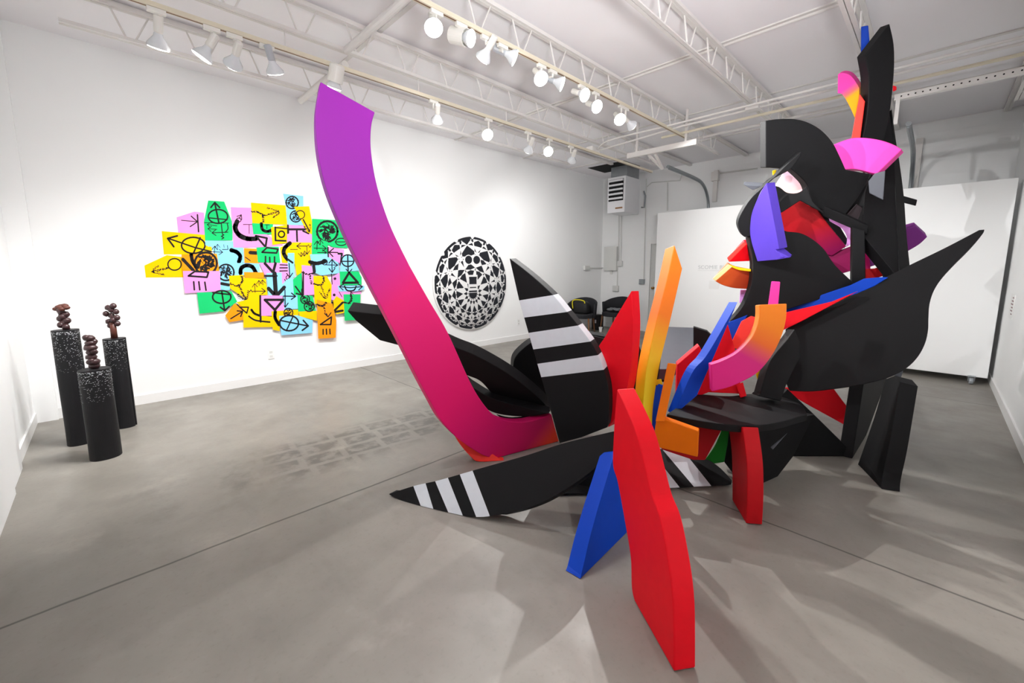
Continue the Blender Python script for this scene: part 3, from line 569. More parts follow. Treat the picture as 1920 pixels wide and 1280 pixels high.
def stroke(bm, pts, wd, lift, rough=0):
    wd *= 1.2
    pts = [q for q in pts]
    for i, (a, b) in enumerate(zip(pts, pts[1:])):
        dx, dy = b[0]-a[0], b[1]-a[1]; L = math.hypot(dx, dy) or 1; nx, ny = -dy/L*wd/2, dx/L*wd/2; l = lift+.00004*(i % 3)
        ink_poly(bm, [(a[0]+nx, a[1]+ny), (b[0]+nx, b[1]+ny), (b[0]-nx, b[1]-ny), (a[0]-nx, a[1]-ny)], l)
    for i, q in enumerate(pts):
        r = wd/2*(1+rough*(random.random()-.3)); ink_poly(bm, [(q[0]+r*math.cos(t*PI/4), q[1]+r*math.sin(t*PI/4)) for t in range(8)], lift+.00015)
def sheet(col, out, *marks):
    k = sheet.n; sheet.n += 1; lift = .0012*k; bm = bmesh.new(); sheet.lift = lift
    f = bm.faces.new([bm.verts.new(cp(q, lift)) for q in out])
    r = bmesh.ops.extrude_face_region(bm, geom=[f])
    for v in r['geom']:
        if isinstance(v, bmesh.types.BMVert): v.co.y += .0009
    il = lift+.0004
    for mk in marks:
        t = mk[0]
        if t == 's': stroke(bm, mk[2:], mk[1], il)                       # straight stroke
        elif t == 'c': stroke(bm, smooth_path(mk[2:], 5), mk[1], il, .25)     # curved stroke
        elif t == 'o':                                                    # circle
            _, wd, x, y, rx, ry = mk; stroke(bm, [(x+rx*math.cos(a*PI/12), y+ry*math.sin(a*PI/12)) for a in range(25)], wd, il, .2)
        elif t == 'a':                                                    # arrow shaft + head
            _, wd, x0, y0, x1, y1 = mk; stroke(bm, [(x0, y0), (x1, y1)], wd, il); a = math.atan2(y1-y0, x1-x0); L = wd*2+24
            for s in (2.5, -2.5): stroke(bm, [(x1, y1), (x1+L*math.cos(a+s), y1+L*math.sin(a+s))], wd, il+.0001)
        elif t == 'r':                                                    # rope: dotted stroke
            P = smooth_path(mk[2:], 8)
            for q in P: 
                for s in range(2):
                    x, y = q[0]+random.uniform(-5, 5), q[1]+random.uniform(-5, 5); stroke(bm, [(x-3, y), (x+3, y+2)], mk[1]*.45, il+.00002*s)
        elif t == 'ball':
            _, x, y, r0 = mk; rnd = random.Random(int(x)); stroke(bm, [(x+r0*math.cos(a*PI/10), y+r0*math.sin(a*PI/10)) for a in range(21)], r0*.14+2, il, .5)
            for q in range(int(14+r0*.3)):
                a = rnd.uniform(0, 6.28); d = r0*.85*math.sqrt(rnd.random()); b = a+rnd.uniform(-.7, .7); e = r0*.85*math.sqrt(rnd.random())
                stroke(bm, smooth_path([(x+d*math.cos(a), y+d*math.sin(a)), (x+.7*e*math.cos(a+.4), y+.7*e*math.sin(a+.4)), (x+e*math.cos(b), y+e*math.sin(b))], 3), rnd.uniform(2, r0*.12+2), il+.00003*q)
    o = obj('paper_sheet', bm, [PM[col], INK], CO); o['label'] = PN[col]+' sheet of paper'
sheet.n = 0
sheet('y', [(118,605),(280,530),(395,545),(405,690),(128,692)], ('o',8,335,597,48,42), ('r',10,(290,622),(230,636),(180,650)), ('r',9,(215,608),(175,650),(255,668)))
sheet('p', [(350,258),(478,217),(547,225),(557,384),(362,374)], ('s',5,(385,280),(500,290)), ('s',9,(500,240),(508,362)), ('s',7,(455,250),(500,290),(448,325)))
sheet('y', [(243,357),(557,385),(575,470),(602,470),(605,525),(258,525)], ('s',9,(290,410),(480,475),(600,505)), ('s',11,(355,392),(285,410),(330,470)), ('o',10,470,460,85,58), ('s',10,(520,405),(470,520)))
sheet('b', [(555,425),(755,430),(830,480),(835,585),(650,590),(600,470),(557,460)], ('c',24,(745,495),(785,510),(808,540),(798,580)), ('a',4,610,505,682,510), ('a',4,622,530,625,465), ('a',3,645,490,645,452), ('s',3,(690,455),(692,475)), ('s',4,(680,490),(720,490),(716,462)))
sheet('g', [(578,137),(693,145),(752,298),(752,425),(555,425),(547,290)], ('o',9,648,252,70,50), ('s',10,(625,155),(640,230),(655,300)), ('s',10,(597,187),(625,152),(660,188)), ('s',7,(580,262),(715,275)), ('s',4,(550,297),(725,300)), ('a',4,640,320,570,310), ('a',4,640,345,575,340), ('a',5,720,365,605,370), ('c',6,(715,305),(720,340),(700,366)), ('s',6,(672,305),(680,380),(690,385),(672,395),(690,405),(676,414)))
sheet('p', [(740,185),(893,190),(900,310),(1000,380),(1120,460),(930,475),(760,475),(750,310)], ('c',28,(785,290),(772,335),(800,385),(860,412),(925,412)), ('o',5,797,278,17,14), ('a',5,802,262,816,240), ('s',4,(830,310),(893,310)), ('s',4,(872,310),(872,375)), ('s',12,(920,392),(1000,408),(990,472),(920,392)))
sheet('b', [(1117,88),(1262,105),(1265,315),(1140,315),(1135,170)], ('ball',1182,152,44), ('ball',1208,252,40))
sheet('y', [(885,152),(1135,172),(1147,312),(895,300)], ('r',9,(890,215),(940,222),(970,245),(975,295)), ('r',9,(970,245),(1020,235),(1080,217)), ('r',8,(1005,190),(1085,217),(1045,260)))
sheet('g', [(893,300),(1045,308),(1035,380),(903,380)], ('c',18,(960,305),(968,345),(1000,360),(1040,350)), ('s',4,(985,312),(1018,312)), ('s',4,(1000,312),(1000,340)))
sheet('p', [(1140,312),(1290,320),(1325,385),(1325,445),(1140,440)], ('s',13,(1150,345),(1290,345)), ('s',11,(1215,345),(1218,430)), ('s',14,(1150,318),(1152,370)), ('a',10,1270,320,1300,375))
sheet('y', [(1195,182),(1305,178),(1342,390),(1290,365)], ('o',6,1240,240,32,30), ('s',8,(1262,275),(1305,355)), ('r',7,(1275,325),(1305,360),(1312,310)))
sheet('y', [(1030,330),(1145,312),(1145,442),(1040,457)], ('o',9,1105,380,22,22), ('s',11,(1060,330),(1062,425),(1135,428)), ('s',8,(1060,332),(1145,340)))
sheet('g', [(1325,268),(1540,280),(1585,480),(1480,475),(1325,400)], ('ball',1435,360,74), ('o',6,1535,435,40,26), ('s',5,(1490,435),(1580,435)))
sheet('g', [(1325,400),(1440,435),(1440,525),(1325,525)], ('a',5,1360,490,1362,428), ('a',5,1340,480,1428,482), ('a',4,1385,455,1385,420), ('a',5,1365,512,1428,512))
sheet('y', [(1095,475),(1190,438),(1322,440),(1322,600),(1110,585)], ('c',24,(1165,445),(1128,480),(1122,520),(1150,560),(1185,580)), ('a',5,1290,465,1215,465), ('s',4,(1290,465),(1300,455),(1310,475),(1320,460)), ('a',4,1245,510,1247,542), ('a',4,1268,505,1270,538), ('s',4,(1170,490),(1220,490)), ('a',4,1288,470,1290,525))
sheet('o', [(835,480),(930,485),(945,590),(840,585)], ('s',22,(880,512),(925,515)), ('s',6,(845,545),(880,570)))
sheet('g', [(925,475),(1085,470),(1097,587),(935,582)], ('s',10,(965,510),(1000,477),(1080,487),(1070,515),(965,510)), ('s',9,(990,540),(990,582)), ('s',9,(1020,546),(1022,583)), ('s',9,(1055,543),(1055,583)))
sheet('b', [(655,585),(945,590),(950,660),(835,675),(820,685),(735,685),(735,780),(665,787)], ('ball',705,655,58), ('c',24,(810,660),(815,625),(850,605),(895,615),(922,660)), ('s',18,(672,735),(725,745)))
sheet('o', [(385,525),(640,520),(657,648),(395,648)], ('ball',560,590,80), ('c',22,(455,525),(465,575),(495,620)), ('s',20,(395,560),(470,640)))
sheet('p', [(395,645),(662,645),(667,790),(410,805)], ('s',11,(435,680),(480,648),(580,652),(568,690),(435,680)), ('s',10,(473,722),(478,780)), ('s',10,(510,722),(517,780)), ('s',10,(553,725),(562,783)))
sheet('o', [(835,652),(975,655),(982,695),(840,698)])
sheet('p', [(945,585),(1150,588),(1165,680),(1112,740),(985,672)], ('s',16,(985,590),(1045,655),(1062,590)), ('s',7,(1095,600),(1150,602)), ('s',7,(1093,622),(1147,622)), ('s',7,(1093,645),(1147,643)), ('o',5,1150,692,12,14), ('a',5,1148,705,1140,735))
sheet('b', [(1150,515),(1197,515),(1200,685),(1165,697),(1150,600)], ('a',6,1160,590,1165,690), ('s',12,(1150,560),(1185,585)))
sheet('g', [(497,800),(745,790),(787,865),(690,935),(515,952)], ('o',10,675,832,66,46), ('s',9,(610,800),(740,815)), ('s',10,(675,792),(695,925)), ('s',10,(665,905),(697,930),(728,900)))
sheet('y', [(727,680),(830,672),(835,695),(992,700),(1005,817),(950,820),(945,832),(860,852),(735,770)], ('r',10,(735,735),(790,750),(822,720),(818,685)), ('r',10,(800,750),(825,800),(850,845)), ('r',9,(790,815),(850,852),(865,797)), ('a',5,905,790,990,790), ('s',5,(862,785),(875,795),(885,780),(895,795),(905,790)), ('a',4,915,800,912,735), ('a',4,945,750,942,712), ('a',4,972,745,968,708))
sheet('o', [(700,965),(765,880),(830,898),(830,997),(730,1013)], ('a',8,740,988,826,935), ('s',7,(785,885),(850,950)))
sheet('y', [(780,870),(860,850),(947,828),(957,965),(1042,975),(1045,1047),(832,1052),(828,905)], ('s',8,(805,905),(867,905),(855,948),(805,905)), ('c',10,(870,970),(920,1000),(1020,1012)), ('c',14,(890,925),(910,950),(945,965)), ('s',12,(955,960),(955,1010)))
sheet('b', [(995,660),(1107,655),(1110,740),(1150,702),(1187,690),(1222,830),(1227,917),(1125,922),(1120,827),(1010,822)], ('s',26,(1055,662),(1065,822)), ('s',22,(1012,770),(1065,828),(1125,762)), ('s',13,(985,680),(1070,680)), ('a',7,1120,825,1207,827), ('a',6,1130,780,1132,905))
sheet('p', [(950,823),(1010,820),(1112,822),(1127,925),(1065,967),(955,967)], ('s',15,(985,852),(1118,852),(1058,925),(985,852)), ('s',11,(952,822),(953,965)))
sheet('y', [(1033,935),(1227,922),(1227,968),(1095,972),(1092,1077),(1042,1067)], ('c',20,(1060,940),(1060,985),(1088,1030)), ('ball',1155,945,32))
sheet('y', [(1227,930),(1362,930),(1362,1003),(1235,970)])
sheet('g', [(1188,705),(1250,655),(1257,812),(1330,825),(1352,932),(1225,937),(1220,817),(1195,815)], ('s',9,(1257,672),(1257,818)), ('a',9,1205,755,1252,818), ('ball',1275,848,32), ('ball',1305,900,36))
sheet('b', [(1088,968),(1217,963),(1330,1000),(1326,1090),(1105,1107)], ('o',10,1160,1020,68,55), ('s',9,(1095,1000),(1295,1040)), ('s',10,(1262,1000),(1298,1040),(1255,1072)), ('s',8,(1190,968),(1140,1075)))
sheet('y', [(1200,580),(1312,580),(1312,610),(1252,612),(1252,655),(1215,677)])
sheet('p', [(1250,602),(1322,608),(1332,660),(1347,815),(1262,820)], ('r',10,(1255,655),(1300,668),(1335,660)), ('r',9,(1310,670),(1322,735)), ('s',9,(1262,650),(1262,815)))
sheet('b', [(1310,525),(1442,520),(1512,560),(1522,660),(1390,677),(1332,650)], ('s',18,(1335,585),(1342,650)), ('c',22,(1310,580),(1360,590),(1420,575)), ('ball',1415,580,20), ('a',6,1468,600,1470,655), ('a',6,1468,600,1470,560), ('a',5,1420,600,1510,602))
sheet('p', [(1440,470),(1557,490),(1552,605),(1440,540)], ('s',8,(1440,475),(1442,542)), ('s',7,(1510,512),(1447,510)), ('s',7,(1480,482),(1447,510),(1475,540)), ('s',12,(1515,520),(1540,520),(1532,595)))
sheet('p', [(1465,690),(1525,655),(1535,790),(1682,790),(1662,850),(1610,882),(1465,852)], ('ball',1485,817,8), ('s',4,(1520,795),(1540,830)), ('s',4,(1610,800),(1640,830)), ('s',4,(1605,800),(1680,792)), ('s',5,(1465,665),(1470,740)), ('ball',1490,700,8))
sheet('y', [(1335,680),(1432,680),(1467,745),(1460,882),(1345,882)], ('r',9,(1340,735),(1385,745),(1410,715),(1405,682)), ('r',9,(1390,750),(1422,835)), ('r',9,(1385,800),(1422,838),(1450,775)))
sheet('b', [(1540,540),(1627,520),(1682,640),(1525,652)], ('o',8,1582,570,44,42), ('s',8,(1582,530),(1585,645)), ('s',7,(1545,575),(1625,575)))
sheet('g', [(1523,648),(1660,648),(1682,690),(1682,745),(1528,748)], ('s',14,(1592,657),(1547,730),(1655,728),(1592,657)), ('s',6,(1570,632),(1592,655),(1612,632)))
sheet('b', [(1508,750),(1702,750),(1702,775),(1642,792),(1520,792)], ('a',6,1600,765,1522,757), ('a',6,1600,765,1688,757), ('c',8,(1560,755),(1575,782),(1605,788),(1630,780),(1642,755)))
sheet('y', [(1465,880),(1500,825),(1557,860),(1557,945),(1500,957)], ('s',13,(1545,872),(1478,938)), ('s',14,(1472,872),(1472,942),(1545,930)))
sheet('o', [(1360,850),(1472,880),(1500,1000),(1496,1125),(1370,1132)], ('r',10,(1362,885),(1400,895),(1430,870)), ('r',9,(1405,895),(1432,965)), ('s',9,(1385,1030),(1465,975),(1460,1030),(1385,1030)), ('s',8,(1405,1065),(1405,1100)), ('s',8,(1428,1063),(1430,1100)), ('s',8,(1453,1063),(1455,1098)), ('s',6,(1415,950),(1440,975),(1462,945)))
sheet('g', [(1552,812),(1674,812),(1672,995),(1560,1002)], ('r',10,(1555,868),(1590,875),(1608,850),(1605,815)), ('s',6,(1605,795),(1608,840)))

# ------------------------------------------------------------------ round black and white painting
dc = V((4.735, YA-.003, 1.175)); DR = .835
t = thing('round_painting', 'round black and white geometric painting hanging on the long white wall', 'painting', (dc.x, YA, dc.z-DR))
bm = bmesh.new(); lathe(bm, dc, V((0, -1, 0)), [(0, DR-.01), (0, DR), (.035, DR), (.04, DR-.004)], 72); obj('canvas', bm, mat('canvas_white', (238, 238, 238), .6, var=.02), t, True)
def star_field(x, y):
    r = math.hypot(x, y); a = math.atan2(y, x); n = 14
    if r > .985: return 0
    s = (a+PI/2)*n/(2*PI); gap = .5-abs((s % 1)-.5)
    if r > .935: return 1 if gap > .02+.10*(r-.935)/.05 else 0
    if abs(x) < .13 and -.2 < y < .18:
        return 1 if (abs(x) < .1+.03*y and -.02 < y < .14) or (abs(x) < .11 and -.19 < y < -.155) or (abs(x) < .09 and -.1 < y < -.075) else 0
    for e in (-.11, .11):
        if math.hypot(x-e, (y-.5)*1.1) < .115: return 1 if math.hypot(x-e, (y-.5)*1.1) < .095 else 0
    z = complex(x, y)/.935; c = complex(0, -.24); z = (z-c)/(1-c.conjugate()*z); k = True
    for d in (.13, .50, .72, .90):
        for i in range(n):
            th = 2*PI*(i+.25)/n; q = z.real*math.cos(th)+z.imag*math.sin(th)-d; k ^= q > 0
            if abs(q) < .0035: return 0
    return 1 if k else 0
G = 340; vs = []; fs = []; mi = []; idx = {}
def gv(i, j):
    if (i, j) not in idx: idx[(i, j)] = len(vs); vs.append((dc.x+(2*i/G-1)*(DR-.004), YA-.0442, dc.z+(2*j/G-1)*(DR-.004)))
    return idx[(i, j)]
for j in range(G):
    row = [star_field(2*(i+.5)/G-1, 2*(j+.5)/G-1) if math.hypot(2*(i+.5)/G-1, 2*(j+.5)/G-1) < .99 else -1 for i in range(G)]; i = 0
    while i < G:
        if row[i] != 1: i += 1; continue
        k = i
        while k < G and row[k] == 1: k += 1
        fs.append((gv(i, j), gv(k, j), gv(k, j+1), gv(i, j+1))); i = k
me = bpy.data.meshes.new('pattern'); me.from_pydata([tuple(V(q)-V(t.location)) for q in vs], [], fs); me.materials.append(mat('pattern_black', (22, 25, 34), .5, var=.05))
o = bpy.data.objects.new('painted_pattern', me); COL.objects.link(o); o.parent = t

# ------------------------------------------------------------------ three charred log columns with knotted figures
M_log = mat('charred_wood', (22, 22, 25), .55, var=.25, bump=.5, scale=9, spec=.3); M_cut = mat('carved_notch', (214, 218, 222), .5)
M_knot = mat('dark_bronze_wood', (62, 38, 40), .35, var=.3, bump=.3, scale=40, spec=.5); M_rust = mat('rust_wood', (92, 50, 40), .45, var=.2, scale=30)
def zat(p, v):
    lo, hi = 0, 3
    for _ in range(40):
        m_ = (lo+hi)/2
        if proj(V((p.x, p.y, m_)))[1] > v: lo = m_
        else: hi = m_
    return lo
def log(ub, vb, ul, ur, vt, lb, seed, crack=None):
    p = onz(ub, vb); d = dep(p); r = (ur-ul)/2*d/F*.93; p = p+F0*(r*.6); p.z = 0; h = zat(p, vt); rn = random.Random(seed); bm = bmesh.new(); SG = 40; NZ = 14; rings = []
    for k in range(NZ+1):
        z = h*k/NZ; rr = r*(1.02-.04*k/NZ); ring = []
        for s in range(SG):
            a = 2*PI*s/SG; q = rr*(1+.018*math.sin(3*a+seed)+.012*math.sin(5*a+k*.4)); q -= (.03 if crack is not None and s == crack else 0)
            ring.append(bm.verts.new((p.x+q*math.cos(a), p.y+q*math.sin(a), z)))
        rings.append(ring)
    for A, B in zip(rings, rings[1:]):
        for s in range(SG): bm.faces.new((A[s], A[(s+1) % SG], B[(s+1) % SG], B[s]))
    bm.faces.new(rings[0]); bm.faces.new(rings[-1])
    for k in range(620):
        t_ = rn.random()**1.9*.34*h+.012; a = rn.uniform(0, 2*PI)
        if crack is not None and abs(((a-crack*2*PI/SG+PI) % (2*PI))-PI) < .14: continue
        z = h-t_; wd = rn.uniform(.045, .09); ht = rn.uniform(.001, .002)*(1.2-t_/(.4*h)); q = r*1.012
        c = [(a-wd/2, z-ht), (a+wd/2, z-ht*.4), (a+wd/2, z+ht), (a-wd/2, z+ht*.8)]
        rr = [r*(1.02-.04*zz/h)*(1+.018*math.sin(3*aa+seed)+.012*math.sin(5*aa+(zz/h*NZ)*.4))+.003 for aa, zz in c]
        f = bm.faces.new([bm.verts.new((p.x+k_*math.cos(aa), p.y+k_*math.sin(aa), zz)) for k_, (aa, zz) in zip(rr, c)]); f.material_index = 1
    o = obj('log_column', bm, [M_log, M_cut]); tag(o, lb, 'log', 'charred log columns'); return p, h, r
def figure(p, h, lb, parts, stem=None):
    """lumps are given as (sideways, forwards, height, rx, ry, rz) in metres"""
    t = thing('knotted_figure', lb, 'figurine', (p.x, p.y, h))
    if stem:
        bm = bmesh.new(); lathe(bm, V((p.x, p.y, h)), Z, [(0, stem[0]), (stem[1], stem[0]*.95)], 14); obj('stem', bm, M_rust, t, True)
    for nm, m, ls in parts:
        bm = bmesh.new()
        for a, b, z, rx, ry, rz in ls: q = V((p.x, p.y, h+z))+R0*a+F0*b; blob(bm, q, (rx*1.02, ry*1.0, rz*1.08), 2, 0, .12)
        obj(nm, bm, m, t, True)
p, h, r = log(141, 834, 122, 162, 618, 'tallest charred black log, back left of the three', 2); k1 = (p, h)
u = dep(p)/F; hh = 43*u
figure(p, h, 'brown mushroom-topped knotted figure on the back left log', [
    ('cap', M_rust, [(s*.026, f*.02, hh*.93+e, .024, .022, .016) for s, f, e in ((-1.6, 0, -.01), (-.6, .8, .012), (.5, .6, .015), (1.4, 0, 0), (0, -1, .006), (.8, -1, -.008))]),
    ('knotted_stem', M_knot, [(math.sin(k*2.1)*.016, math.cos(k*1.7)*.012, hh*(.04+.086*k), .023+.004*(k in (3, 4, 7)), .022, .024) for k in range(10)])])
p, h, r = log(227, 802, 208, 243, 634, 'charred black log with a long crack, back right of the three', 5, 37)
u = dep(p)/F; hh = 58*u
figure(p, h, 'branching knotted figure on a brown stem on the cracked log', [
    ('knotted_cluster', M_knot, [(s*.021, f*.02, hh*(.40+.062*k), .023, .022, .024) for k, (s, f) in enumerate(((-1, 0), (1.6, .5), (-1.8, .4), (1, -.5), (2, .2), (-.8, .8), (-2.2, 0), (1.5, .6), (.2, 0), (-1.3, .3), (1.3, 0)))]+[(-.01, 0, hh*.95, .02, .02, .018), (.004, 0, hh*.62, .016, .016, .05)])], (.024, hh*.5))
p, h, r = log(186, 861, 161, 209, 691, 'shortest charred black log, in front of the other two', 9)
u = dep(p)/F; hh = 62*u
figure(p, h, 'stack of dark round knots on the front log', [
    ('knotted_stem', M_knot, [(math.sin(k*1.9)*.008, math.cos(k*2.3)*.008, hh*(.08+.137*k), .034+.006*(k in (1, 4)), .033, .023) for k in range(7)]+[(math.sin(k*2.7)*.022, math.cos(k*2.7)*.022, hh*(.12+.137*k), .02, .02, .018) for k in range(7)])])

# ------------------------------------------------------------------ far corner: chairs and bits
M_felt = mat('charcoal_felt', (38, 39, 43), .9, var=.15, scale=60); M_oak = mat('walnut_leg', (124, 84, 54), .5, var=.15)
def chair(px_, py_, rot, lb):
    t = thing('tub_chair', lb, 'chair', (px_, py_, 0), 'charcoal tub chairs')
    R = lambda x, y, z: V((px_+x*math.cos(rot)-y*math.sin(rot), py_+x*math.sin(rot)+y*math.cos(rot), z))
    bm = bmesh.new(); N = 26; rg = []
    for k in range(N+1):
        a = -PI*.5-PI*.08+(PI*1.16)*k/N; up = .66+.12*max(0, math.cos(a))**1.0    # open side faces -x
        rg.append([bm.verts.new(R(.31*math.cos(a)*q, .31*math.sin(a)*q, z)) for q, z in ((1.0, .38), (1.06, up), (1.0, up+.012), (.92, up), (.88, .38))])
    for A, B in zip(rg, rg[1:]):
        for k in range(5): bm.faces.new((A[k], B[k], B[(k+1) % 5], A[(k+1) % 5]))
    bm.faces.new(rg[0]); bm.faces.new(rg[-1]); obj('shell', bm, M_felt, t, True)
    bm = bmesh.new(); pr = [R(.29*math.cos(a)*(1 if math.cos(a) > 0 else 1.08), .28*math.sin(a), 0) for a in [2*PI*k/28 for k in range(28)]]
    A = [bm.verts.new(q+Z*.36) for q in pr]; B = [bm.verts.new(q+Z*.45) for q in pr]; bm.faces.new(A); bm.faces.new(B)
    for k in range(28): bm.faces.new((A[k], A[(k+1) % 28], B[(k+1) % 28], B[k]))
    bev(obj('seat', bm, M_felt, t), .02, 3)
    for sx in (-1, 1):
        for sy in (-1, 1):
            bm = bmesh.new(); lathe(bm, R(sx*.2, sy*.2, .37), R(sx*.235, sy*.235, 0)-R(sx*.2, sy*.2, .37), [(0, .02), (.372, .013)], 12); obj('leg', bm, M_oak, t, True)
    return R
c1 = onz(1090, 607); c1 = onx(1090, 600, 7.5); c2 = onx(1152, 601, 8.3)
R1 = chair(7.52, c1.y, .35, 'charcoal tub chair in the far corner with a bag on it'); R2 = chair(8.32, c2.y, -.1, 'charcoal tub chair right of the one with the bag')
t = thing('shoulder_bag', 'black bag with a yellow strap lying on the corner chair', 'bag', R1(-.02, 0, .455))
bm = bmesh.new(); b = R1(-.02, 0, .455); N = 20; rg = []
for z, k in ((.0, .85), (.03, 1), (.16, 1), (.24, .88), (.27, .6)):
    rg.append([bm.verts.new((b.x+.11*k*math.copysign(abs(math.cos(a))**.5, math.cos(a)), b.y+.19*k*math.copysign(abs(math.sin(a))**.5, math.sin(a)), b.z+z)) for a in [2*PI*q/N for q in range(N)]])
for A, B in zip(rg, rg[1:]):
    for k in range(N): bm.faces.new((A[k], A[(k+1) % N], B[(k+1) % N], B[k]))
bm.faces.new(rg[0]); bm.faces.new(rg[-1]); obj('bag_body', bm, mat('black_nylon', (20, 20, 22), .6), t, True)
bm = bmesh.new(); tube(bm, smooth_path([tuple(b+V(q)) for q in ((-.1, .17, .1), (-.1, .18, .27), (-.07, .05, .3), (-.05, -.08, .28), (-.12, -.16, .24))], 5), .012, 8); obj('strap', bm, mat('yellow_strap', (214, 200, 30), .6), t, True)
b = R2(-.06, -.03, .475); bm = bmesh.new()
for k in range(9): blob(bm, b+V((random.uniform(-.07, .07), random.uniform(-.12, .12), .02+random.uniform(0, .03))), (.06, .07, .03), 2, 0, .2)
tag(obj('folded_cloth', bm, mat('grey_cloth', (120, 122, 126), .9), smooth=True), 'crumpled grey cloth on the right corner chair', 'cloth')
b = onx(1120, 618, 8.3); b.z = 0; bm = bmesh.new(); box(bm, b+V((-.1, -.1, 0)), b+V((.1, .1, .36))); o = bev(tag(obj('floor_box', bm, mat('black_case', (24, 22, 24), .5)), 'small black box on the floor between the two chairs', 'box'), .01)
bm = bmesh.new(); box(bm, b+V((-.1015, -.03, .16)), b+V((-.1, .01, .24))); obj('label_plate', bm, mat('label_white', (200, 200, 205), .5), o)
b = onz(1126, 622); bm = bmesh.new(); lathe(bm, b, Z, [(0, .03), (.02, .031), (.1, .042), (.11, .044), (.11, .038), (.02, .027)], 20, caps=False); tag(obj('paper_cup', bm, M_base, smooth=True), 'white paper cup on the floor in front of the chairs', 'cup')
# ------------------------------------------------------------------ lamp tracks and lamps
R1Y, R1Z, R2Y, R2Z = 3.76, 3.135, 2.64, 3.235
def track(y, z, x0, x1, lb, hang):
    t = thing('lamp_track', lb, 'lamp track', (2.5, y, z))
    bm = bmesh.new(); box(bm, (x0, y-.018, z), (x1, y+.018, z+.032)); bev(obj('rail', bm, M_cream, t), .003)
    bm = bmesh.new(); box(bm, (x0, y-.006, z-.0012), (x1, y+.006, z-.0002)); obj('conductor_slot', bm, mat('slot_brown', (132, 100, 78), .6), t)
    x = x0+.3
    while x < x1:
        bm = bmesh.new(); tube(bm, ((x, y, z+.03), (x, y, hang)), .004, 6); obj('hanger_rod', bm, M_steel, t); x += 1.2
track(R1Y, R1Z, -.3, 7.2, 'cream lamp track nearest the collage wall', 3.285)
track(R2Y, R2Z, -.3, 6.0, 'cream lamp track under the joist, with the brightest lamps', 3.285)
M_lamp = mat('lamp_white', (236, 234, 228), .4, var=.02); M_glass = mat('reflector_glass', (226, 230, 234), .25, var=.02); M_lens = mat('lit_lens', (255, 250, 242), .4, emit=14)
M_grey = mat('grey_lamp_body', (186, 190, 196), .4, .2)
def lamp(row, u, v, aim, lb, power=0, kind='par', size=.062, angle=100, m=None):
    y, z = (R1Y, R1Z) if row == 1 else (R2Y, R2Z)
    c = ony(u, v, y); aim = V(aim); d = (aim-c).normalized(); m = m or M_lamp
    lens = c+d*.06; top = c-d*.10
    t = thing('track_lamp', lb, 'spotlight', (c.x, y, z), 'track lamps')
    bm = bmesh.new(); box(bm, (top.x-.05, y-.016, z-.03), (top.x+.05, y+.016, z-.001)); bev(obj('track_adapter', bm, M_lamp, t), .003)
    bm = bmesh.new(); tube(bm, ((top.x, y, z-.028), (top.x, y, min(z-.05, top.z)), tuple(top)), .011, 8); obj('stem', bm, M_lamp, t)
    if kind == 'can':
        bm = bmesh.new(); lathe(bm, top, d, [(-.03, .05), (-.02, .06), (.11, .062), (.11, .056), (.02, .05)], 26, caps=False); lathe(bm, top, d, [(-.03, .05), (-.029, .0)], 26, caps=False); obj('can', bm, M_lamp, t, False)
    else:
        bm = bmesh.new(); lathe(bm, top, d, [(-.035, .018), (-.03, .026), (.06, .026), (.075, .02)], 18); obj('lamp_holder', bm, m, t)
    bm = bmesh.new(); lathe(bm, top, d, [(.06, .02), (.09, .028), (.14, size), (.155, size+.001)], 24, caps=False); bl = obj('bulb', bm, M_glass, t, True)
    bm = bmesh.new(); lathe(bm, top, d, [(.153, size), (.160, size*.9), (.165, size*.5), (.166, .001)], 24, caps=False); obj('lens', bm, M_lens, bl, True)
    if power:
        l = bpy.data.lights.new('spot', 'SPOT'); l.energy = power; l.spot_size = math.radians(angle); l.spot_blend = 1; l.shadow_soft_size = .008; l.color = (1, .99, .975)
        o = bpy.data.objects.new('spot_beam', l); COL.objects.link(o); o.parent = t; o.location = top+d*.19-V(t.location)
        o.rotation_euler = d.to_track_quat('-Z', 'Y').to_euler()
def beam(p, aim, power, angle, soft=.012):        # added spots without fixtures, filling in light the modelled lamps lack
    l = bpy.data.lights.new('spot', 'SPOT'); l.energy = power; l.spot_size = math.radians(angle); l.spot_blend = 1; l.shadow_soft_size = soft
    o = bpy.data.objects.new('spot_beam', l); COL.objects.link(o); o.location = p; o.rotation_euler = (V(aim)-V(p)).to_track_quat('-Z', 'Y').to_euler()
beam((-.3, .6, 3.2), (1.5, 2.4, 1.5), 110, 62)
beam((.5, 2.6, 3.1), (.8, 1.3, .2), 65, 75)
beam((-.3, .2, 3.2), (3.3, .8, 2.1), 219, 50)
beam((.3, 2.64, 3.1), (6.4, -.6, .9), 340, 36)
beam((-.2, 1.67, 3.2), (7.7, .5, 1.5), 520, 30)
beam((.45, -.42, 1.8), (1.6, 2.2, 3.57), 162, 110, .3)  # this and the next: soft flash near the camera, added to brighten the ceiling
beam((.45, -.42, 1.8), (4.0, 2.6, 3.57), 430, 75, .3)
lamp(1, 297, 72, (.3, 5.2, .2), 'first lamp from the left on the track near the collage wall', 115)
lamp(1, 386, 95, (-.57, 4.6, .7), 'second lamp from the left near the collage wall, tilted left', 135, angle=80)
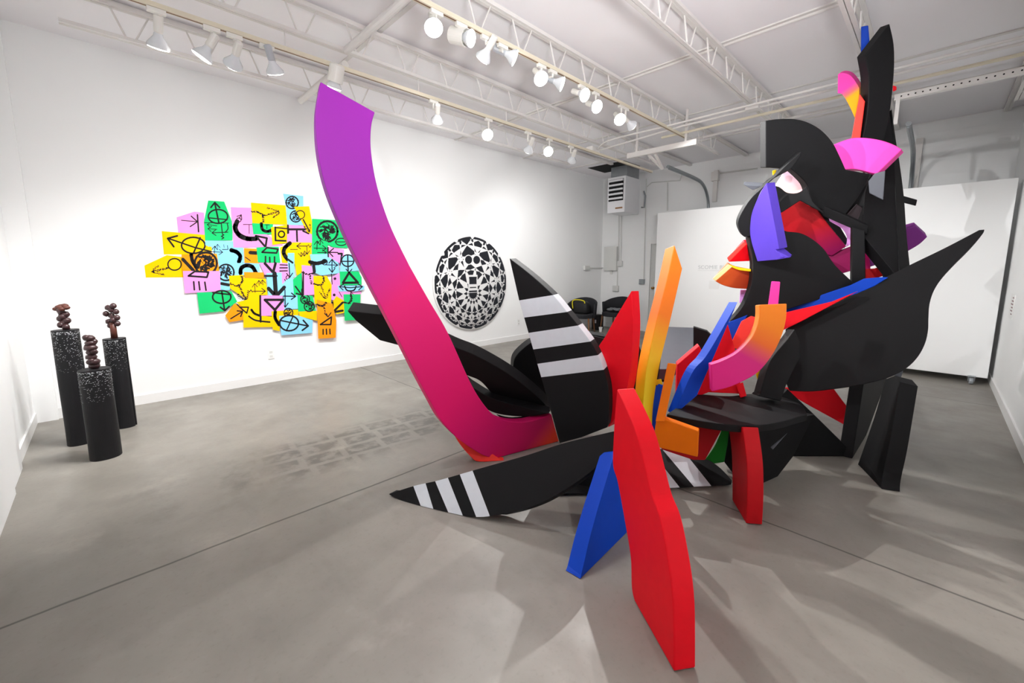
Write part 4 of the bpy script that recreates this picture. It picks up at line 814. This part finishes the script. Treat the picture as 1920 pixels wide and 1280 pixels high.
lamp(1, 440, 110, (.6, 5.86, 1.4), 'third lamp from the left near the collage wall, tilted left', 42, angle=135)
lamp(1, 512, 122, (2.3, 5.2, .2), 'grey lamp hanging straight down, fourth from the left', 120, m=M_grey, angle=135)
lamp(1, 628, 152, (1.4, 5.0, .2), 'white can lamp hidden behind the top of the purple plank', 120, 'can', .06, angle=135)
lamp(1, 820, 218, (3.9, 5.86, 1.3), 'lamp alone right of the purple plank top, aimed at the wall', 84, angle=135)
lamp(1, 912, 250, (2.0, .9, .9), 'dazzling starburst lamp above the round painting', 110, angle=80)
lamp(1, 993, 276, (4.9, 5.86, 1.0), 'lamp just left of the small starburst above the round painting', 50, angle=135)
lamp(1, 1026, 282, (2.2, .2, .6), 'small starburst lamp farther along the collage track', 330, angle=70)
lamp(1, 1074, 296, (6.4, 5.86, 1.2), 'last lamp on the collage track, nearest the heater', 135)
lamp(2, 812, 45, (.7, .6, .2), 'biggest starburst lamp at the top of the picture', 95, angle=80)
lamp(2, 872, 70, (3.4, -.6, 1.9), 'white can lamp right beside the biggest starburst', 161, 'can', .058, angle=45)
lamp(2, 912, 98, (2.4, 5.86, .8), 'lamp tilted left toward the wall, after the can lamp', 110, angle=90)
lamp(2, 954, 103, (6.4, -.6, 1.0), 'grey lamp tilted right, fourth on the bright track', 170, m=M_grey, angle=45)
lamp(2, 1011, 143, (1.8, .1, .6), 'starburst lamp in the middle of the bright track', 60, angle=80)
lamp(2, 1044, 154, (5.8, -.6, 1.5), 'grey lamp just right of the middle starburst', 176, m=M_grey, angle=50)
lamp(2, 1090, 176, (3.2, -.6, 1.4), 'lamp facing the room, after the grey one on the bright track', 50, angle=55)
lamp(2, 1114, 198, (2.8, -.6, 1.3), 'lamp hanging lowest on the bright track', 30, angle=50)
lamp(2, 1160, 221, (2.2, 0, .6), 'far starburst lamp at the end of the bright track', 280, angle=80)
lamp(2, 1180, 231, (7.7, 1.8, 1.5), 'last lamp on the bright track, beside the far starburst', 300, angle=70)
